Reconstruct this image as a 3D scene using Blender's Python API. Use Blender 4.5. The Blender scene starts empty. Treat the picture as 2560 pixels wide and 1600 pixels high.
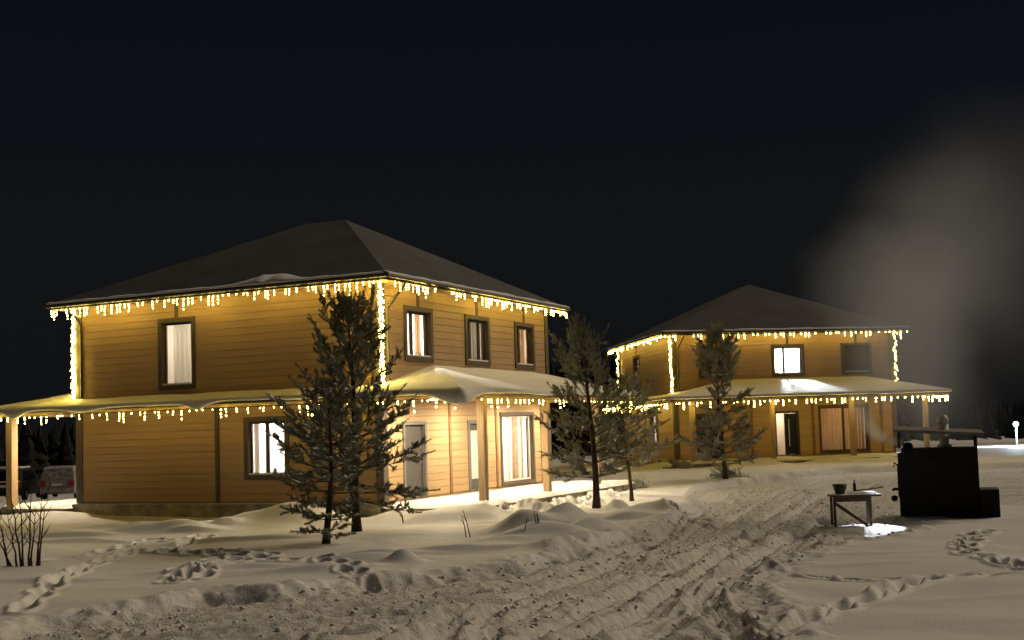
import bpy, math, random
import numpy as np
from mathutils import Vector, Matrix

random.seed(7)
RNG = np.random.default_rng(7)
R = math.radians
scene = bpy.context.scene
COL = scene.collection

# ------------------------------------------------------------------ camera
CAM_Z = 2.214
pitch, roll = 0.0642, 0.0311
cam_d = bpy.data.cameras.new('camera')
cam = bpy.data.objects.new('camera', cam_d)
COL.objects.link(cam)
fwd = Vector((0, math.cos(pitch), math.sin(pitch)))
up0 = Vector((0, -math.sin(pitch), math.cos(pitch)))
rt0 = Vector((1, 0, 0))
rt = rt0 * math.cos(roll) - up0 * math.sin(roll)
up = rt0 * math.sin(roll) + up0 * math.cos(roll)
cam.matrix_world = Matrix(((rt.x, up.x, -fwd.x, 0), (rt.y, up.y, -fwd.y, 0), (rt.z, up.z, -fwd.z, CAM_Z), (0, 0, 0, 1)))
cam_d.sensor_width = 36
cam_d.lens = 3103.5 / 2560 * 36
cam_d.shift_y = 70.5 / 2560
cam_d.clip_start = 0.1
cam_d.clip_end = 2000
scene.camera = cam

# ------------------------------------------------------------------ night sky
world = bpy.data.worlds.new('World')
scene.world = world
world.use_nodes = True
wn = world.node_tree
wn.nodes.clear()
w_out = wn.nodes.new('ShaderNodeOutputWorld')
w_bg = wn.nodes.new('ShaderNodeBackground')
w_tc = wn.nodes.new('ShaderNodeTexCoord')
w_sep = wn.nodes.new('ShaderNodeSeparateXYZ')
w_ramp = wn.nodes.new('ShaderNodeValToRGB')
e = w_ramp.color_ramp.elements
e[0].position = 0.0; e[0].color = (0.0047, 0.0049, 0.0054, 1)
e[1].position = 0.55; e[1].color = (0.0014, 0.0021, 0.0060, 1)
m_ = w_ramp.color_ramp.elements.new(0.16); m_.color = (0.0050, 0.0054, 0.0064, 1)
m_ = w_ramp.color_ramp.elements.new(0.33); m_.color = (0.0030, 0.0037, 0.0066, 1)
wn.links.new(w_tc.outputs['Generated'], w_sep.inputs[0])
wn.links.new(w_sep.outputs['Z'], w_ramp.inputs[0])
wn.links.new(w_ramp.outputs[0], w_bg.inputs[0])
w_bg.inputs[1].default_value = 0.9
wn.links.new(w_bg.outputs[0], w_out.inputs[0])

# the one sun lamp: soft warm fill added for the general night glow
sun_d = bpy.data.lights.new('night_fill', 'SUN')
sun_d.energy = 1.12
sun_d.angle = R(34)
sun_d.color = (1.0, 0.82, 0.58)
sun = bpy.data.objects.new('night_fill', sun_d)
COL.objects.link(sun)
sun_dir = Vector((0.60, 0.32, 0.50)).normalized()       # towards the light
sun.rotation_euler = sun_dir.to_track_quat('Z', 'Y').to_euler()

scene.view_settings.view_transform = 'Standard'
scene.view_settings.look = 'None'
scene.view_settings.exposure = 0.42
scene.view_settings.gamma = 1.0
scene.cycles.use_denoising = True
try:
    scene.cycles.denoiser = 'OPENIMAGEDENOISE'
except Exception:
    pass
scene.cycles.max_bounces = 6
scene.cycles.diffuse_bounces = 3
scene.cycles.glossy_bounces = 2
scene.cycles.transparent_max_bounces = 12
scene.cycles.transmission_bounces = 4
scene.cycles.volume_bounces = 2
scene.cycles.volume_step_rate = 0.6
scene.cycles.volume_max_steps = 48
scene.cycles.sample_clamp_indirect = 4.0
scene.cycles.caustics_reflective = False
scene.cycles.caustics_refractive = False

# ------------------------------------------------------------------ materials
MAT = {}
def new_mat(name):
    m = bpy.data.materials.new(name)
    m.use_nodes = True
    nt = m.node_tree
    bs = nt.nodes['Principled BSDF']
    bs.inputs['Specular IOR Level'].default_value = 0.25
    MAT[name] = m
    return m, nt, bs

def mat(name, col, rough=0.7, var=0.12, scale=8.0, bump=0.0, metal=0.0, bscale=None, stretch=(1, 1, 1), rand=0.0):
    m, nt, bs = new_mat(name)
    bs.inputs['Roughness'].default_value = rough
    bs.inputs['Metallic'].default_value = metal
    tc = nt.nodes.new('ShaderNodeTexCoord')
    mp = nt.nodes.new('ShaderNodeMapping')
    mp.inputs['Scale'].default_value = stretch
    nt.links.new(tc.outputs['Object'], mp.inputs[0])
    nz = nt.nodes.new('ShaderNodeTexNoise')
    nz.inputs['Scale'].default_value = scale
    nz.inputs['Detail'].default_value = 5
    nt.links.new(mp.outputs[0], nz.inputs['Vector'])
    mr = nt.nodes.new('ShaderNodeMapRange')
    mr.inputs['From Min'].default_value = 0.3; mr.inputs['From Max'].default_value = 0.7
    mr.inputs['To Min'].default_value = 1 - var; mr.inputs['To Max'].default_value = 1 + var
    nt.links.new(nz.outputs['Fac'], mr.inputs['Value'])
    val = mr.outputs[0]
    if rand:
        oi = nt.nodes.new('ShaderNodeObjectInfo')
        m2 = nt.nodes.new('ShaderNodeMapRange')
        m2.inputs['To Min'].default_value = 1 - rand; m2.inputs['To Max'].default_value = 1 + rand
        nt.links.new(oi.outputs['Random'], m2.inputs['Value'])
        mu = nt.nodes.new('ShaderNodeMath'); mu.operation = 'MULTIPLY'
        nt.links.new(val, mu.inputs[0]); nt.links.new(m2.outputs[0], mu.inputs[1])
        val = mu.outputs[0]
    vm = nt.nodes.new('ShaderNodeVectorMath'); vm.operation = 'SCALE'
    vm.inputs[0].default_value = col
    nt.links.new(val, vm.inputs['Scale'])
    nt.links.new(vm.outputs[0], bs.inputs['Base Color'])
    if bump:
        n2 = nt.nodes.new('ShaderNodeTexNoise')
        n2.inputs['Scale'].default_value = bscale or scale * 3
        n2.inputs['Detail'].default_value = 6
        nt.links.new(mp.outputs[0], n2.inputs['Vector'])
        bp = nt.nodes.new('ShaderNodeBump')
        bp.inputs['Strength'].default_value = 1.0
        bp.inputs['Distance'].default_value = bump
        nt.links.new(n2.outputs['Fac'], bp.inputs['Height'])
        nt.links.new(bp.outputs[0], bs.inputs['Normal'])
    return m

mat('siding', (0.46, 0.312, 0.175), 0.6, 0.18, 3.0, 0.002, stretch=(1, 1, 14), rand=0.07)
mat('trim', (0.105, 0.082, 0.066), 0.6, 0.12, 5.0, 0.001, stretch=(2, 2, 2))
mat('post_wood', (0.46, 0.33, 0.19), 0.65, 0.16, 5.0, 0.003, stretch=(5, 5, 0.4))
mat('soffit_wood', (0.44, 0.31, 0.18), 0.7, 0.15, 4.0, 0.002)
mat('concrete', (0.42, 0.39, 0.31), 0.9, 0.55, 2.2, 0.02)
mat('joint_board', (0.24, 0.14, 0.07), 0.65, 0.15, 5.0, 0.002)
mat('gutter', (0.05, 0.045, 0.042), 0.45, 0.1, 4.0)
mat('door_grey', (0.085, 0.08, 0.08), 0.5, 0.08, 4.0, 0.001)
mat('door_dark', (0.02, 0.024, 0.026), 0.4, 0.08, 4.0)
mat('door_frame_grey', (0.17, 0.165, 0.16), 0.5, 0.08, 4.0)
mat('white_plastic', (0.72, 0.72, 0.70), 0.4, 0.04, 4.0)
mat('sash_dark', (0.06, 0.052, 0.046), 0.5, 0.08, 4.0)
mat('steel', (0.6, 0.6, 0.6), 0.35, 0.1, 10.0, metal=0.8)
mat('galvanised', (0.74, 0.73, 0.72), 0.6, 0.2, 9.0, 0.003, metal=0.0)
mat('soot_black', (0.012, 0.0105, 0.0095), 0.75, 0.3, 4.0, 0.004)
mat('stove_roof', (0.16, 0.138, 0.115), 0.6, 0.3, 5.0, 0.004)
mat('bark', (0.055, 0.04, 0.03), 0.9, 0.4, 14.0, 0.012, stretch=(1, 1, 0.4))
mat('twig', (0.06, 0.042, 0.03), 0.85, 0.3, 10.0)
mat('cable', (0.02, 0.025, 0.02), 0.6, 0.1, 10.0)
mat('old_wood', (0.11, 0.085, 0.065), 0.8, 0.35, 6.0, 0.004, stretch=(0.5, 4, 4))
mat('dark_paint', (0.03, 0.03, 0.034), 0.3, 0.3, 3.0)
mat('frosted_paint', (0.30, 0.295, 0.30), 0.75, 0.45, 7.0, 0.004)
mat('car_glass', (0.01, 0.01, 0.012), 0.15, 0.1, 3.0)
mat('frost_glass', (0.30, 0.30, 0.31), 0.6, 0.6, 5.0)
mat('tail_red', (0.30, 0.03, 0.03), 0.4, 0.3, 9.0)
mat('rubber', (0.015, 0.015, 0.015), 0.9, 0.2, 9.0)
mat('blind', (0.12, 0.10, 0.085), 0.8, 0.08, 6.0)
mat('forest', (0.020, 0.020, 0.018), 1.0, 0.3, 2.0)
mat('lamp_pole', (0.35, 0.36, 0.38), 0.5, 0.1, 4.0)
mat('pot', (0.06, 0.055, 0.045), 0.5, 0.3, 8.0)

# roof: dark shingles thinly dusted with snow
m, nt, bs = new_mat('dusted_roof')
tc = nt.nodes.new('ShaderNodeTexCoord')
n1 = nt.nodes.new('ShaderNodeTexNoise'); n1.inputs['Scale'].default_value = 0.55; n1.inputs['Detail'].default_value = 6
n2 = nt.nodes.new('ShaderNodeTexNoise'); n2.inputs['Scale'].default_value = 9; n2.inputs['Detail'].default_value = 4
nt.links.new(tc.outputs['Object'], n1.inputs['Vector']); nt.links.new(tc.outputs['Object'], n2.inputs['Vector'])
ad = nt.nodes.new('ShaderNodeMath'); ad.operation = 'MULTIPLY_ADD'; ad.inputs[1].default_value = 0.35
nt.links.new(n2.outputs['Fac'], ad.inputs[0]); nt.links.new(n1.outputs['Fac'], ad.inputs[2])
rp = nt.nodes.new('ShaderNodeValToRGB')
rp.color_ramp.elements[0].position = 0.45; rp.color_ramp.elements[0].color = (0.058, 0.061, 0.062, 1)
rp.color_ramp.elements[1].position = 0.95; rp.color_ramp.elements[1].color = (0.10, 0.104, 0.105, 1)
nt.links.new(ad.outputs[0], rp.inputs[0]); nt.links.new(rp.outputs[0], bs.inputs['Base Color'])
bs.inputs['Roughness'].default_value = 0.9

def snow_mat(name, col, trodden=False, b1=0.05, s1=3.0, b2=0.012, s2=22.0):
    m, nt, bs = new_mat(name)
    bs.inputs['Roughness'].default_value = 0.65
    tc = nt.nodes.new('ShaderNodeTexCoord')
    n1 = nt.nodes.new('ShaderNodeTexNoise'); n1.inputs['Scale'].default_value = s1; n1.inputs['Detail'].default_value = 5
    n2 = nt.nodes.new('ShaderNodeTexNoise'); n2.inputs['Scale'].default_value = s2; n2.inputs['Detail'].default_value = 5
    n2.inputs['Roughness'].default_value = 0.65
    for n in (n1, n2): nt.links.new(tc.outputs['Object'], n.inputs['Vector'])
    bp1 = nt.nodes.new('ShaderNodeBump'); bp1.inputs['Distance'].default_value = b1
    bp2 = nt.nodes.new('ShaderNodeBump'); bp2.inputs['Distance'].default_value = b2
    nt.links.new(n1.outputs['Fac'], bp1.inputs['Height'])
    nt.links.new(n2.outputs['Fac'], bp2.inputs['Height'])
    nt.links.new(bp1.outputs[0], bp2.inputs['Normal'])
    nt.links.new(bp2.outputs[0], bs.inputs['Normal'])
    if not trodden:
        bs.inputs['Base Color'].default_value = (*col, 1)
        bp1.inputs['Strength'].default_value = 0.5; bp2.inputs['Strength'].default_value = 0.5
    else:
        at = nt.nodes.new('ShaderNodeAttribute'); at.attribute_name = 'trodden'
        n3 = nt.nodes.new('ShaderNodeTexNoise'); n3.inputs['Scale'].default_value = 7.0; n3.inputs['Detail'].default_value = 6
        nt.links.new(tc.outputs['Object'], n3.inputs['Vector'])
        rp = nt.nodes.new('ShaderNodeValToRGB')
        rp.color_ramp.elements[0].position = 0.35; rp.color_ramp.elements[0].color = (0.52, 0.49, 0.445, 1)
        rp.color_ramp.elements[1].position = 0.62; rp.color_ramp.elements[1].color = (0.72, 0.705, 0.68, 1)
        nt.links.new(n3.outputs['Fac'], rp.inputs[0])
        mx = nt.nodes.new('ShaderNodeMixRGB')
        mx.inputs[1].default_value = (*col, 1)
        nt.links.new(at.outputs['Fac'], mx.inputs[0]); nt.links.new(rp.outputs[0], mx.inputs[2])
        nt.links.new(mx.outputs[0], bs.inputs['Base Color'])
        mm = nt.nodes.new('ShaderNodeMapRange'); mm.inputs['To Min'].default_value = 0.5; mm.inputs['To Max'].default_value = 1.0
        nt.links.new(at.outputs['Fac'], mm.inputs['Value'])
        nt.links.new(mm.outputs[0], bp2.inputs['Strength'])
        m3 = nt.nodes.new('ShaderNodeMapRange'); m3.inputs['To Min'].default_value = 0.12; m3.inputs['To Max'].default_value = 0.8
        nt.links.new(at.outputs['Fac'], m3.inputs['Value'])
        nt.links.new(m3.outputs[0], bp1.inputs['Strength'])
    return m
snow_mat('snow', (0.74, 0.73, 0.71))
snow_mat('ground_snow', (0.72, 0.71, 0.69), trodden=True, b1=0.03, s1=9.0, b2=0.03, s2=30.0)

def needle_mat(name, green, frost, amount):
    m, nt, bs = new_mat(name)
    bs.inputs['Roughness'].default_value = 0.75
    tc = nt.nodes.new('ShaderNodeTexCoord')
    nz = nt.nodes.new('ShaderNodeTexNoise'); nz.inputs['Scale'].default_value = 2.4; nz.inputs['Detail'].default_value = 6
    nt.links.new(tc.outputs['Object'], nz.inputs['Vector'])
    rp = nt.nodes.new('ShaderNodeValToRGB')
    rp.color_ramp.elements[0].position = 0.62 - amount * 0.4; rp.color_ramp.elements[0].color = (*green, 1)
    rp.color_ramp.elements[1].position = 0.95 - amount * 0.35; rp.color_ramp.elements[1].color = (*frost, 1)
    nt.links.new(nz.outputs['Fac'], rp.inputs[0])
    nt.links.new(rp.outputs[0], bs.inputs['Base Color'])
    return m
needle_mat('needles_dark', (0.145, 0.16, 0.098), (0.48, 0.48, 0.39), 0.55)
needle_mat('needles_mid', (0.15, 0.165, 0.10), (0.48, 0.48, 0.40), 0.6)
needle_mat('needles_frost', (0.21, 0.21, 0.14), (0.58, 0.57, 0.48), 0.75)

def emit(name, col, strength):
    m = bpy.data.materials.new(name); m.use_nodes = True
    nt = m.node_tree; nt.nodes.clear()
    o = nt.nodes.new('ShaderNodeOutputMaterial'); em = nt.nodes.new('ShaderNodeEmission')
    em.inputs[0].default_value = (*col, 1); em.inputs[1].default_value = strength
    nt.links.new(em.outputs[0], o.inputs[0])
    MAT[name] = m
    return m
emit('bulb_near', (1.0, 0.725, 0.13), 60.0)
emit('bulb_far', (1.0, 0.725, 0.13), 42.0)
emit('porch_light', (1.0, 0.82, 0.54), 3900.0)
emit('street_light', (0.62, 0.82, 1.0), 14000.0)
emit('work_light', (0.80, 0.88, 1.0), 6.0)
for nm_, c_, l_ in (('room_white', (1.0, 0.94, 0.85), 520.0), ('room_warm', (1.0, 0.82, 0.62), 150.0), ('room_dim', (1.0, 0.86, 0.66), 105.0), ('room_brown', (1.0, 0.78, 0.52), 60.0), ('room_cool', (0.80, 0.92, 1.0), 2600.0)):
    emit(nm_, c_, l_)
mat('room_wall', (0.74, 0.71, 0.66), 0.8, 0.05, 2.0)
mat('room_floor', (0.30, 0.20, 0.12), 0.6, 0.15, 3.0)

m = bpy.data.materials.new('glass'); m.use_nodes = True; MAT['glass'] = m
nt = m.node_tree; nt.nodes.clear()
o = nt.nodes.new('ShaderNodeOutputMaterial'); mx = nt.nodes.new('ShaderNodeMixShader')
t = nt.nodes.new('ShaderNodeBsdfTransparent'); g = nt.nodes.new('ShaderNodeBsdfGlossy')
g.inputs['Roughness'].default_value = 0.03
lw = nt.nodes.new('ShaderNodeLayerWeight'); lw.inputs[0].default_value = 0.5
pw = nt.nodes.new('ShaderNodeMath'); pw.operation = 'POWER'; pw.inputs[1].default_value = 5.0
fr = nt.nodes.new('ShaderNodeMath'); fr.operation = 'MULTIPLY_ADD'; fr.inputs[1].default_value = 0.85; fr.inputs[2].default_value = 0.05
nt.links.new(lw.outputs['Facing'], pw.inputs[0]); nt.links.new(pw.outputs[0], fr.inputs[0])
nt.links.new(fr.outputs[0], mx.inputs[0]); nt.links.new(t.outputs[0], mx.inputs[1]); nt.links.new(g.outputs[0], mx.inputs[2])
nt.links.new(mx.outputs[0], o.inputs[0])

def curtain_mat(name, col):
    m = bpy.data.materials.new(name); m.use_nodes = True; MAT[name] = m
    nt = m.node_tree; nt.nodes.clear()
    o = nt.nodes.new('ShaderNodeOutputMaterial'); mx = nt.nodes.new('ShaderNodeMixShader'); mx.inputs[0].default_value = 0.6
    d = nt.nodes.new('ShaderNodeBsdfDiffuse'); t = nt.nodes.new('ShaderNodeBsdfTranslucent')
    d.inputs[0].default_value = (*col, 1); t.inputs[0].default_value = (*col, 1)
    nt.links.new(d.outputs[0], mx.inputs[1]); nt.links.new(t.outputs[0], mx.inputs[2]); nt.links.new(mx.outputs[0], o.inputs[0])
curtain_mat('curtain_white', (0.80, 0.78, 0.72))
curtain_mat('curtain_tan', (0.50, 0.33, 0.18))
curtain_mat('curtain_pink', (0.62, 0.36, 0.26))
curtain_mat('curtain_grey', (0.45, 0.43, 0.38))

# ------------------------------------------------------------------ mesh helpers
def link(name, me, parent=None):
    o = bpy.data.objects.new(name, me)
    COL.objects.link(o)
    if parent is not None: o.parent = parent
    return o

def tag(o, label=None, cat=None, group=None, kind=None):
    if label: o['label'] = label
    if cat: o['category'] = cat
    if group: o['group'] = group
    if kind: o['kind'] = kind
    return o

def empty(name, loc=(0, 0, 0), rz=0.0):
    o = bpy.data.objects.new(name, None)
    o.empty_display_size = 0.3
    o.location = loc; o.rotation_euler = (0, 0, rz)
    COL.objects.link(o)
    return o

class MB:
    """collects polygons; build() links them as one mesh object"""
    def __init__(s, T=None):
        s.v, s.f, s.m, s.T = [], [], [], T
    def add(s, vs, fs, mi=0):
        n = len(s.v)
        s.v += [s.T(*v) if s.T else tuple(v) for v in vs]
        s.f += [tuple(i + n for i in f) for f in fs]
        s.m += [mi] * len(fs)
        return s
    def box(s, x0, x1, y0, y1, z0, z1, mi=0):
        return s.add([(x0, y0, z0), (x1, y0, z0), (x1, y1, z0), (x0, y1, z0), (x0, y0, z1), (x1, y0, z1), (x1, y1, z1), (x0, y1, z1)],
                     [(0, 3, 2, 1), (4, 5, 6, 7), (0, 1, 5, 4), (1, 2, 6, 5), (2, 3, 7, 6), (3, 0, 4, 7)], mi)
    def tube(s, pts, rad, n=6, mi=0, cap=True):
        pts = [Vector(p) for p in pts]
        if not isinstance(rad, (list, tuple)): rad = [rad] * len(pts)
        vs, fs = [], []
        for i, p in enumerate(pts):
            d = (pts[min(i + 1, len(pts) - 1)] - pts[max(i - 1, 0)])
            d = d.normalized() if d.length > 1e-9 else Vector((0, 0, 1))
            a = d.cross(Vector((0, 0, 1)) if abs(d.z) < 0.9 else Vector((1, 0, 0))).normalized()
            b = d.cross(a)
            for k in range(n):
                t = 2 * math.pi * k / n
                vs.append(tuple(p + (a * math.cos(t) + b * math.sin(t)) * rad[i]))
        for i in range(len(pts) - 1):
            for k in range(n):
                k2 = (k + 1) % n
                fs.append((i * n + k, i * n + k2, (i + 1) * n + k2, (i + 1) * n + k))
        if cap:
            fs.append(tuple(range(n - 1, -1, -1))); fs.append(tuple((len(pts) - 1) * n + k for k in range(n)))
        return s.add(vs, fs, mi)
    def ball(s, c, r, mi=0, sz=1.0):
        t = (1 + 5 ** 0.5) / 2; q = 1 / math.sqrt(1 + t * t)
        V = [(-1, t, 0), (1, t, 0), (-1, -t, 0), (1, -t, 0), (0, -1, t), (0, 1, t), (0, -1, -t), (0, 1, -t), (t, 0, -1), (t, 0, 1), (-t, 0, -1), (-t, 0, 1)]
        F = [(0, 11, 5), (0, 5, 1), (0, 1, 7), (0, 7, 10), (0, 10, 11), (1, 5, 9), (5, 11, 4), (11, 10, 2), (10, 7, 6), (7, 1, 8), (3, 9, 4), (3, 4, 2), (3, 2, 6), (3, 6, 8), (3, 8, 9), (4, 9, 5), (2, 4, 11), (6, 2, 10), (8, 6, 7), (9, 8, 1)]
        return s.add([(c[0] + x * q * r, c[1] + y * q * r, c[2] + z * q * r * sz) for x, y, z in V], F, mi)
    def mesh(s, name, mats, smooth=False):
        me = bpy.data.meshes.new(name)
        me.from_pydata(s.v, [], s.f)
        if isinstance(mats, str): mats = [mats]
        for x in mats: me.materials.append(MAT[x])
        me.polygons.foreach_set('material_index', s.m)
        if smooth: me.polygons.foreach_set('use_smooth', [True] * len(s.f))
        me.update()
        return me
    def build(s, name, mats, parent=None, smooth=False):
        return link(name, s.mesh(name, mats, smooth), parent)

def np_mesh(name, V, F, mats, smooth=False, attr=None):
    me = bpy.data.meshes.new(name)
    k = F.shape[1]
    me.vertices.add(len(V)); me.vertices.foreach_set('co', np.ascontiguousarray(V, np.float32).ravel())
    me.loops.add(F.size); me.loops.foreach_set('vertex_index', np.ascontiguousarray(F, np.int32).ravel())
    me.polygons.add(len(F)); me.polygons.foreach_set('loop_start', np.arange(0, F.size, k, dtype=np.int32))
    if smooth: me.polygons.foreach_set('use_smooth', np.ones(len(F), bool))
    for x in ([mats] if isinstance(mats, str) else mats): me.materials.append(MAT[x])
    if attr:
        for n, a in attr.items():
            at = me.attributes.new(n, 'FLOAT', 'POINT'); at.data.foreach_set('value', np.ascontiguousarray(a, np.float32))
    me.update(calc_edges=True)
    me.validate()
    return me

# value noise
_TAB = np.random.default_rng(3).random((256, 256))
def vnoise(x, y, seed=0):
    x = x + seed * 17.31; y = y + seed * 7.77
    xi = np.floor(x).astype(int); yi = np.floor(y).astype(int)
    fx = x - xi; fy = y - yi
    fx = fx * fx * (3 - 2 * fx); fy = fy * fy * (3 - 2 * fy)
    g = lambda i, j: _TAB[i & 255, j & 255]
    return (g(xi, yi) * (1 - fx) + g(xi + 1, yi) * fx) * (1 - fy) + (g(xi, yi + 1) * (1 - fx) + g(xi + 1, yi + 1) * fx) * fy - 0.5
def fbm(x, y, oct=4, seed=0, gain=0.5):
    s = 0; a = 1.0
    for o in range(oct):
        s = s + a * vnoise(x * 2 ** o, y * 2 ** o, seed + o * 3); a *= gain
    return s
def sstep(t):
    t = np.clip(t, 0, 1); return t * t * (3 - 2 * t)

# ------------------------------------------------------------------ ground
def spaced(knots):
    out = []
    for (a, b, st) in knots:
        n = max(1, int(round((b - a) / st)))
        out += list(np.linspace(a, b, n, endpoint=False))
    out.append(knots[-1][1])
    return np.array(out)
gx = spaced([(-600, -100, 50), (-100, -30, 3.5), (-30, -13, 0.35), (-13, -9.5, 0.10), (-9.5, 9.8, 0.036), (9.8, 13, 0.12), (13, 30, 0.4), (30, 100, 3.5), (100, 600, 50)])
gy = spaced([(-200, 0, 20), (0, 10, 1.0), (10, 12, 0.2), (12, 20, 0.036), (20, 30, 0.05), (30, 42, 0.10), (42, 66, 0.25), (66, 140, 2.0), (140, 900, 40)])
GX, GY = np.meshgrid(gx, gy)
X, Y = GX.ravel(), GY.ravel()

def poly_d(pts, box=4.0):
    """distance to a polyline, arc length and side, only near it"""
    P = np.array(pts, float)
    lo = P.min(0) - box; hi = P.max(0) + box
    idx = np.where((X > lo[0]) & (X < hi[0]) & (Y > lo[1]) & (Y < hi[1]))[0]
    x, y = X[idx], Y[idx]
    best = np.full(len(idx), 1e9); arc = np.zeros(len(idx)); sgn = np.zeros(len(idx)); acc = 0
    for i in range(len(P) - 1):
        d = P[i + 1] - P[i]; L = np.hypot(*d); d = d / L
        t = np.clip((x - P[i, 0]) * d[0] + (y - P[i, 1]) * d[1], 0, L)
        ex = x - P[i, 0] - d[0] * t; ey = y - P[i, 1] - d[1] * t
        q = np.hypot(ex, ey); mk = q < best
        best[mk] = q[mk]; arc[mk] = acc + t[mk]; sgn[mk] = np.sign(d[0] * ey - d[1] * ex)[mk]
        acc += L
    return idx, best, arc, sgn

def spline(pts, n=8):
    P = [Vector((p[0], p[1], 0)) for p in pts]
    P = [P[0] * 2 - P[1]] + P + [P[-1] * 2 - P[-2]]
    out = []
    for i in range(1, len(P) - 2):
        for k in range(n):
            t = k / n
            a, b, c, d = P[i - 1], P[i], P[i + 1], P[i + 2]
            q = 0.5 * ((2 * b) + (c - a) * t + (2 * a - 5 * b + 4 * c - d) * t * t + (3 * b - 3 * c + d - a) * t ** 3)
            out.append((q.x, q.y))
    out.append((P[-2].x, P[-2].y))
    return out

def in_poly(pts):
    c = np.zeros(len(X), bool); n = len(pts)
    for i in range(n):
        x1, y1 = pts[i]; x2, y2 = pts[(i + 1) % n]
        if y1 == y2: continue
        m = ((y1 > Y) != (y2 > Y)) & (X < (x2 - x1) * (Y - y1) / (y2 - y1) + x1)
        c ^= m
    return c

Z = 0.09 * fbm(X / 5.0, Y / 5.0, 3, 1)
Z += 0.045 * fbm(X / 1.5, Y / 1.1, 3, 9)
# wind ripples on the smooth snow
Z += 0.026 * np.sin((X * 0.5 + Y * 2.4) * 1.5 + 5 * vnoise(X / 2, Y / 2, 5)) * (0.4 + vnoise(X / 4, Y / 4, 8))
# large terrain: falls away at the back left and at the right, rises a little before the far house
Z += -0.045 * np.clip(Y - 47, 0, 30) * sstep((-8 - X) / 6)
Z += 0.20 * np.exp(-(((X - 12) / 9) ** 2 + ((Y - 55) / 6) ** 2))
Z += -0.0205 * np.clip(Y - 62, 0, 400) * sstep((X - 14) / 10)
Z += 0.10 * np.exp(-(((X - 14.5) / 3) ** 2 + ((Y - 45) / 5) ** 2))

ROAD_U = [(-16, 15.4), (-6.28, 15.15), (-6.11, 16.24), (-5.35, 16.8), (-4.78, 17.66), (-4.59, 18.2), (-3.43, 17.99), (-2.46, 19.42), (-1.88, 19.8), (-0.96, 20.39), (0.02, 21.03), (0.75, 22.51), (1.59, 24.22), (2.61, 26.71), (3.88, 29.78), (4.6, 33.04), (5.3, 37.24), (6.2, 42.59), (8.4, 47.2), (13.79, 51.5), (24, 54.0)]
ROAD_L = [(24, 40), (15, 31), (11, 30), (8.0, 25.0), (7.31, 23.94), (5.85, 22.75), (4.56, 20.31), (3.64, 18.32), (3.11, 16.23), (2.98, 14.2), (2.8, 12.64), (2.6, 6), (-16, 6)]
road = in_poly(ROAD_U + ROAD_L)
tro = np.where(road, 1.0, 0.0)
# soft border
for side in (ROAD_U, ROAD_L):
    idx, d, arc, sg = poly_d(side, 2.0)
    wob = 0.28 + 0.35 * fbm(X[idx] / 0.6, Y[idx] / 0.6, 2, 21)
    inside = road[idx]
    w = np.where(inside, sstep(0.5 + d / np.maximum(wob, 0.05) * 0.5), sstep(0.5 - d / np.maximum(wob, 0.05) * 0.5))
    tro[idx] = np.where(d < 1.2, np.where(inside, np.minimum(tro[idx], w), np.maximum(tro[idx], w)), tro[idx])
    # thrown-up lip of clods along the border
    lump = np.clip(fbm(X[idx] / 0.28, Y[idx] / 0.28, 3, 33) + 0.18, 0, 1)
    Z[idx] += 0.11 * lump * np.exp(-((d - 0.12) / 0.32) ** 2)
Z -= 0.05 * tro
idx, d, arc, sg = poly_d(ROAD_U, 6.0)
Z[idx] -= 0.17 * tro[idx] * np.exp(-(d / 2.6) ** 2)
near = sstep((44 - Y) / 10)
churn = 0.05 * (np.abs(fbm(X / 0.6, Y / 0.9, 3, 41, 0.6)) - 0.18) + 0.028 * fbm(X / 0.14, Y / 0.14, 2, 55, 0.65)
Z += tro * churn * (0.45 + 0.55 * near)
# long streaks left by tyres, following the track
CL = spline([(-16, 11.5), (-6, 12.6), (-2.0, 14.2), (0.6, 17.0), (2.6, 21.6), (4.6, 27.2), (7.2, 34.5), (11.5, 43.0), (18, 47.5)])
idx, d, arc, sg = poly_d(CL, 7.0)
off = d * sg
stre = fbm(off / 0.42 + 3.0, arc / 5.0, 4, 83, 0.6)
Z[idx] += tro[idx] * 0.07 * stre * (0.5 + 0.5 * near[idx])
# frozen clods left lying in the churned snow
cl = vnoise(X / 0.20, Y / 0.24, 77); msk = vnoise(X / 1.6, Y / 2.2, 78)
Z += tro * 0.040 * sstep((cl - 0.31) / 0.10) * sstep((msk + 0.22) / 0.3)
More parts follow.
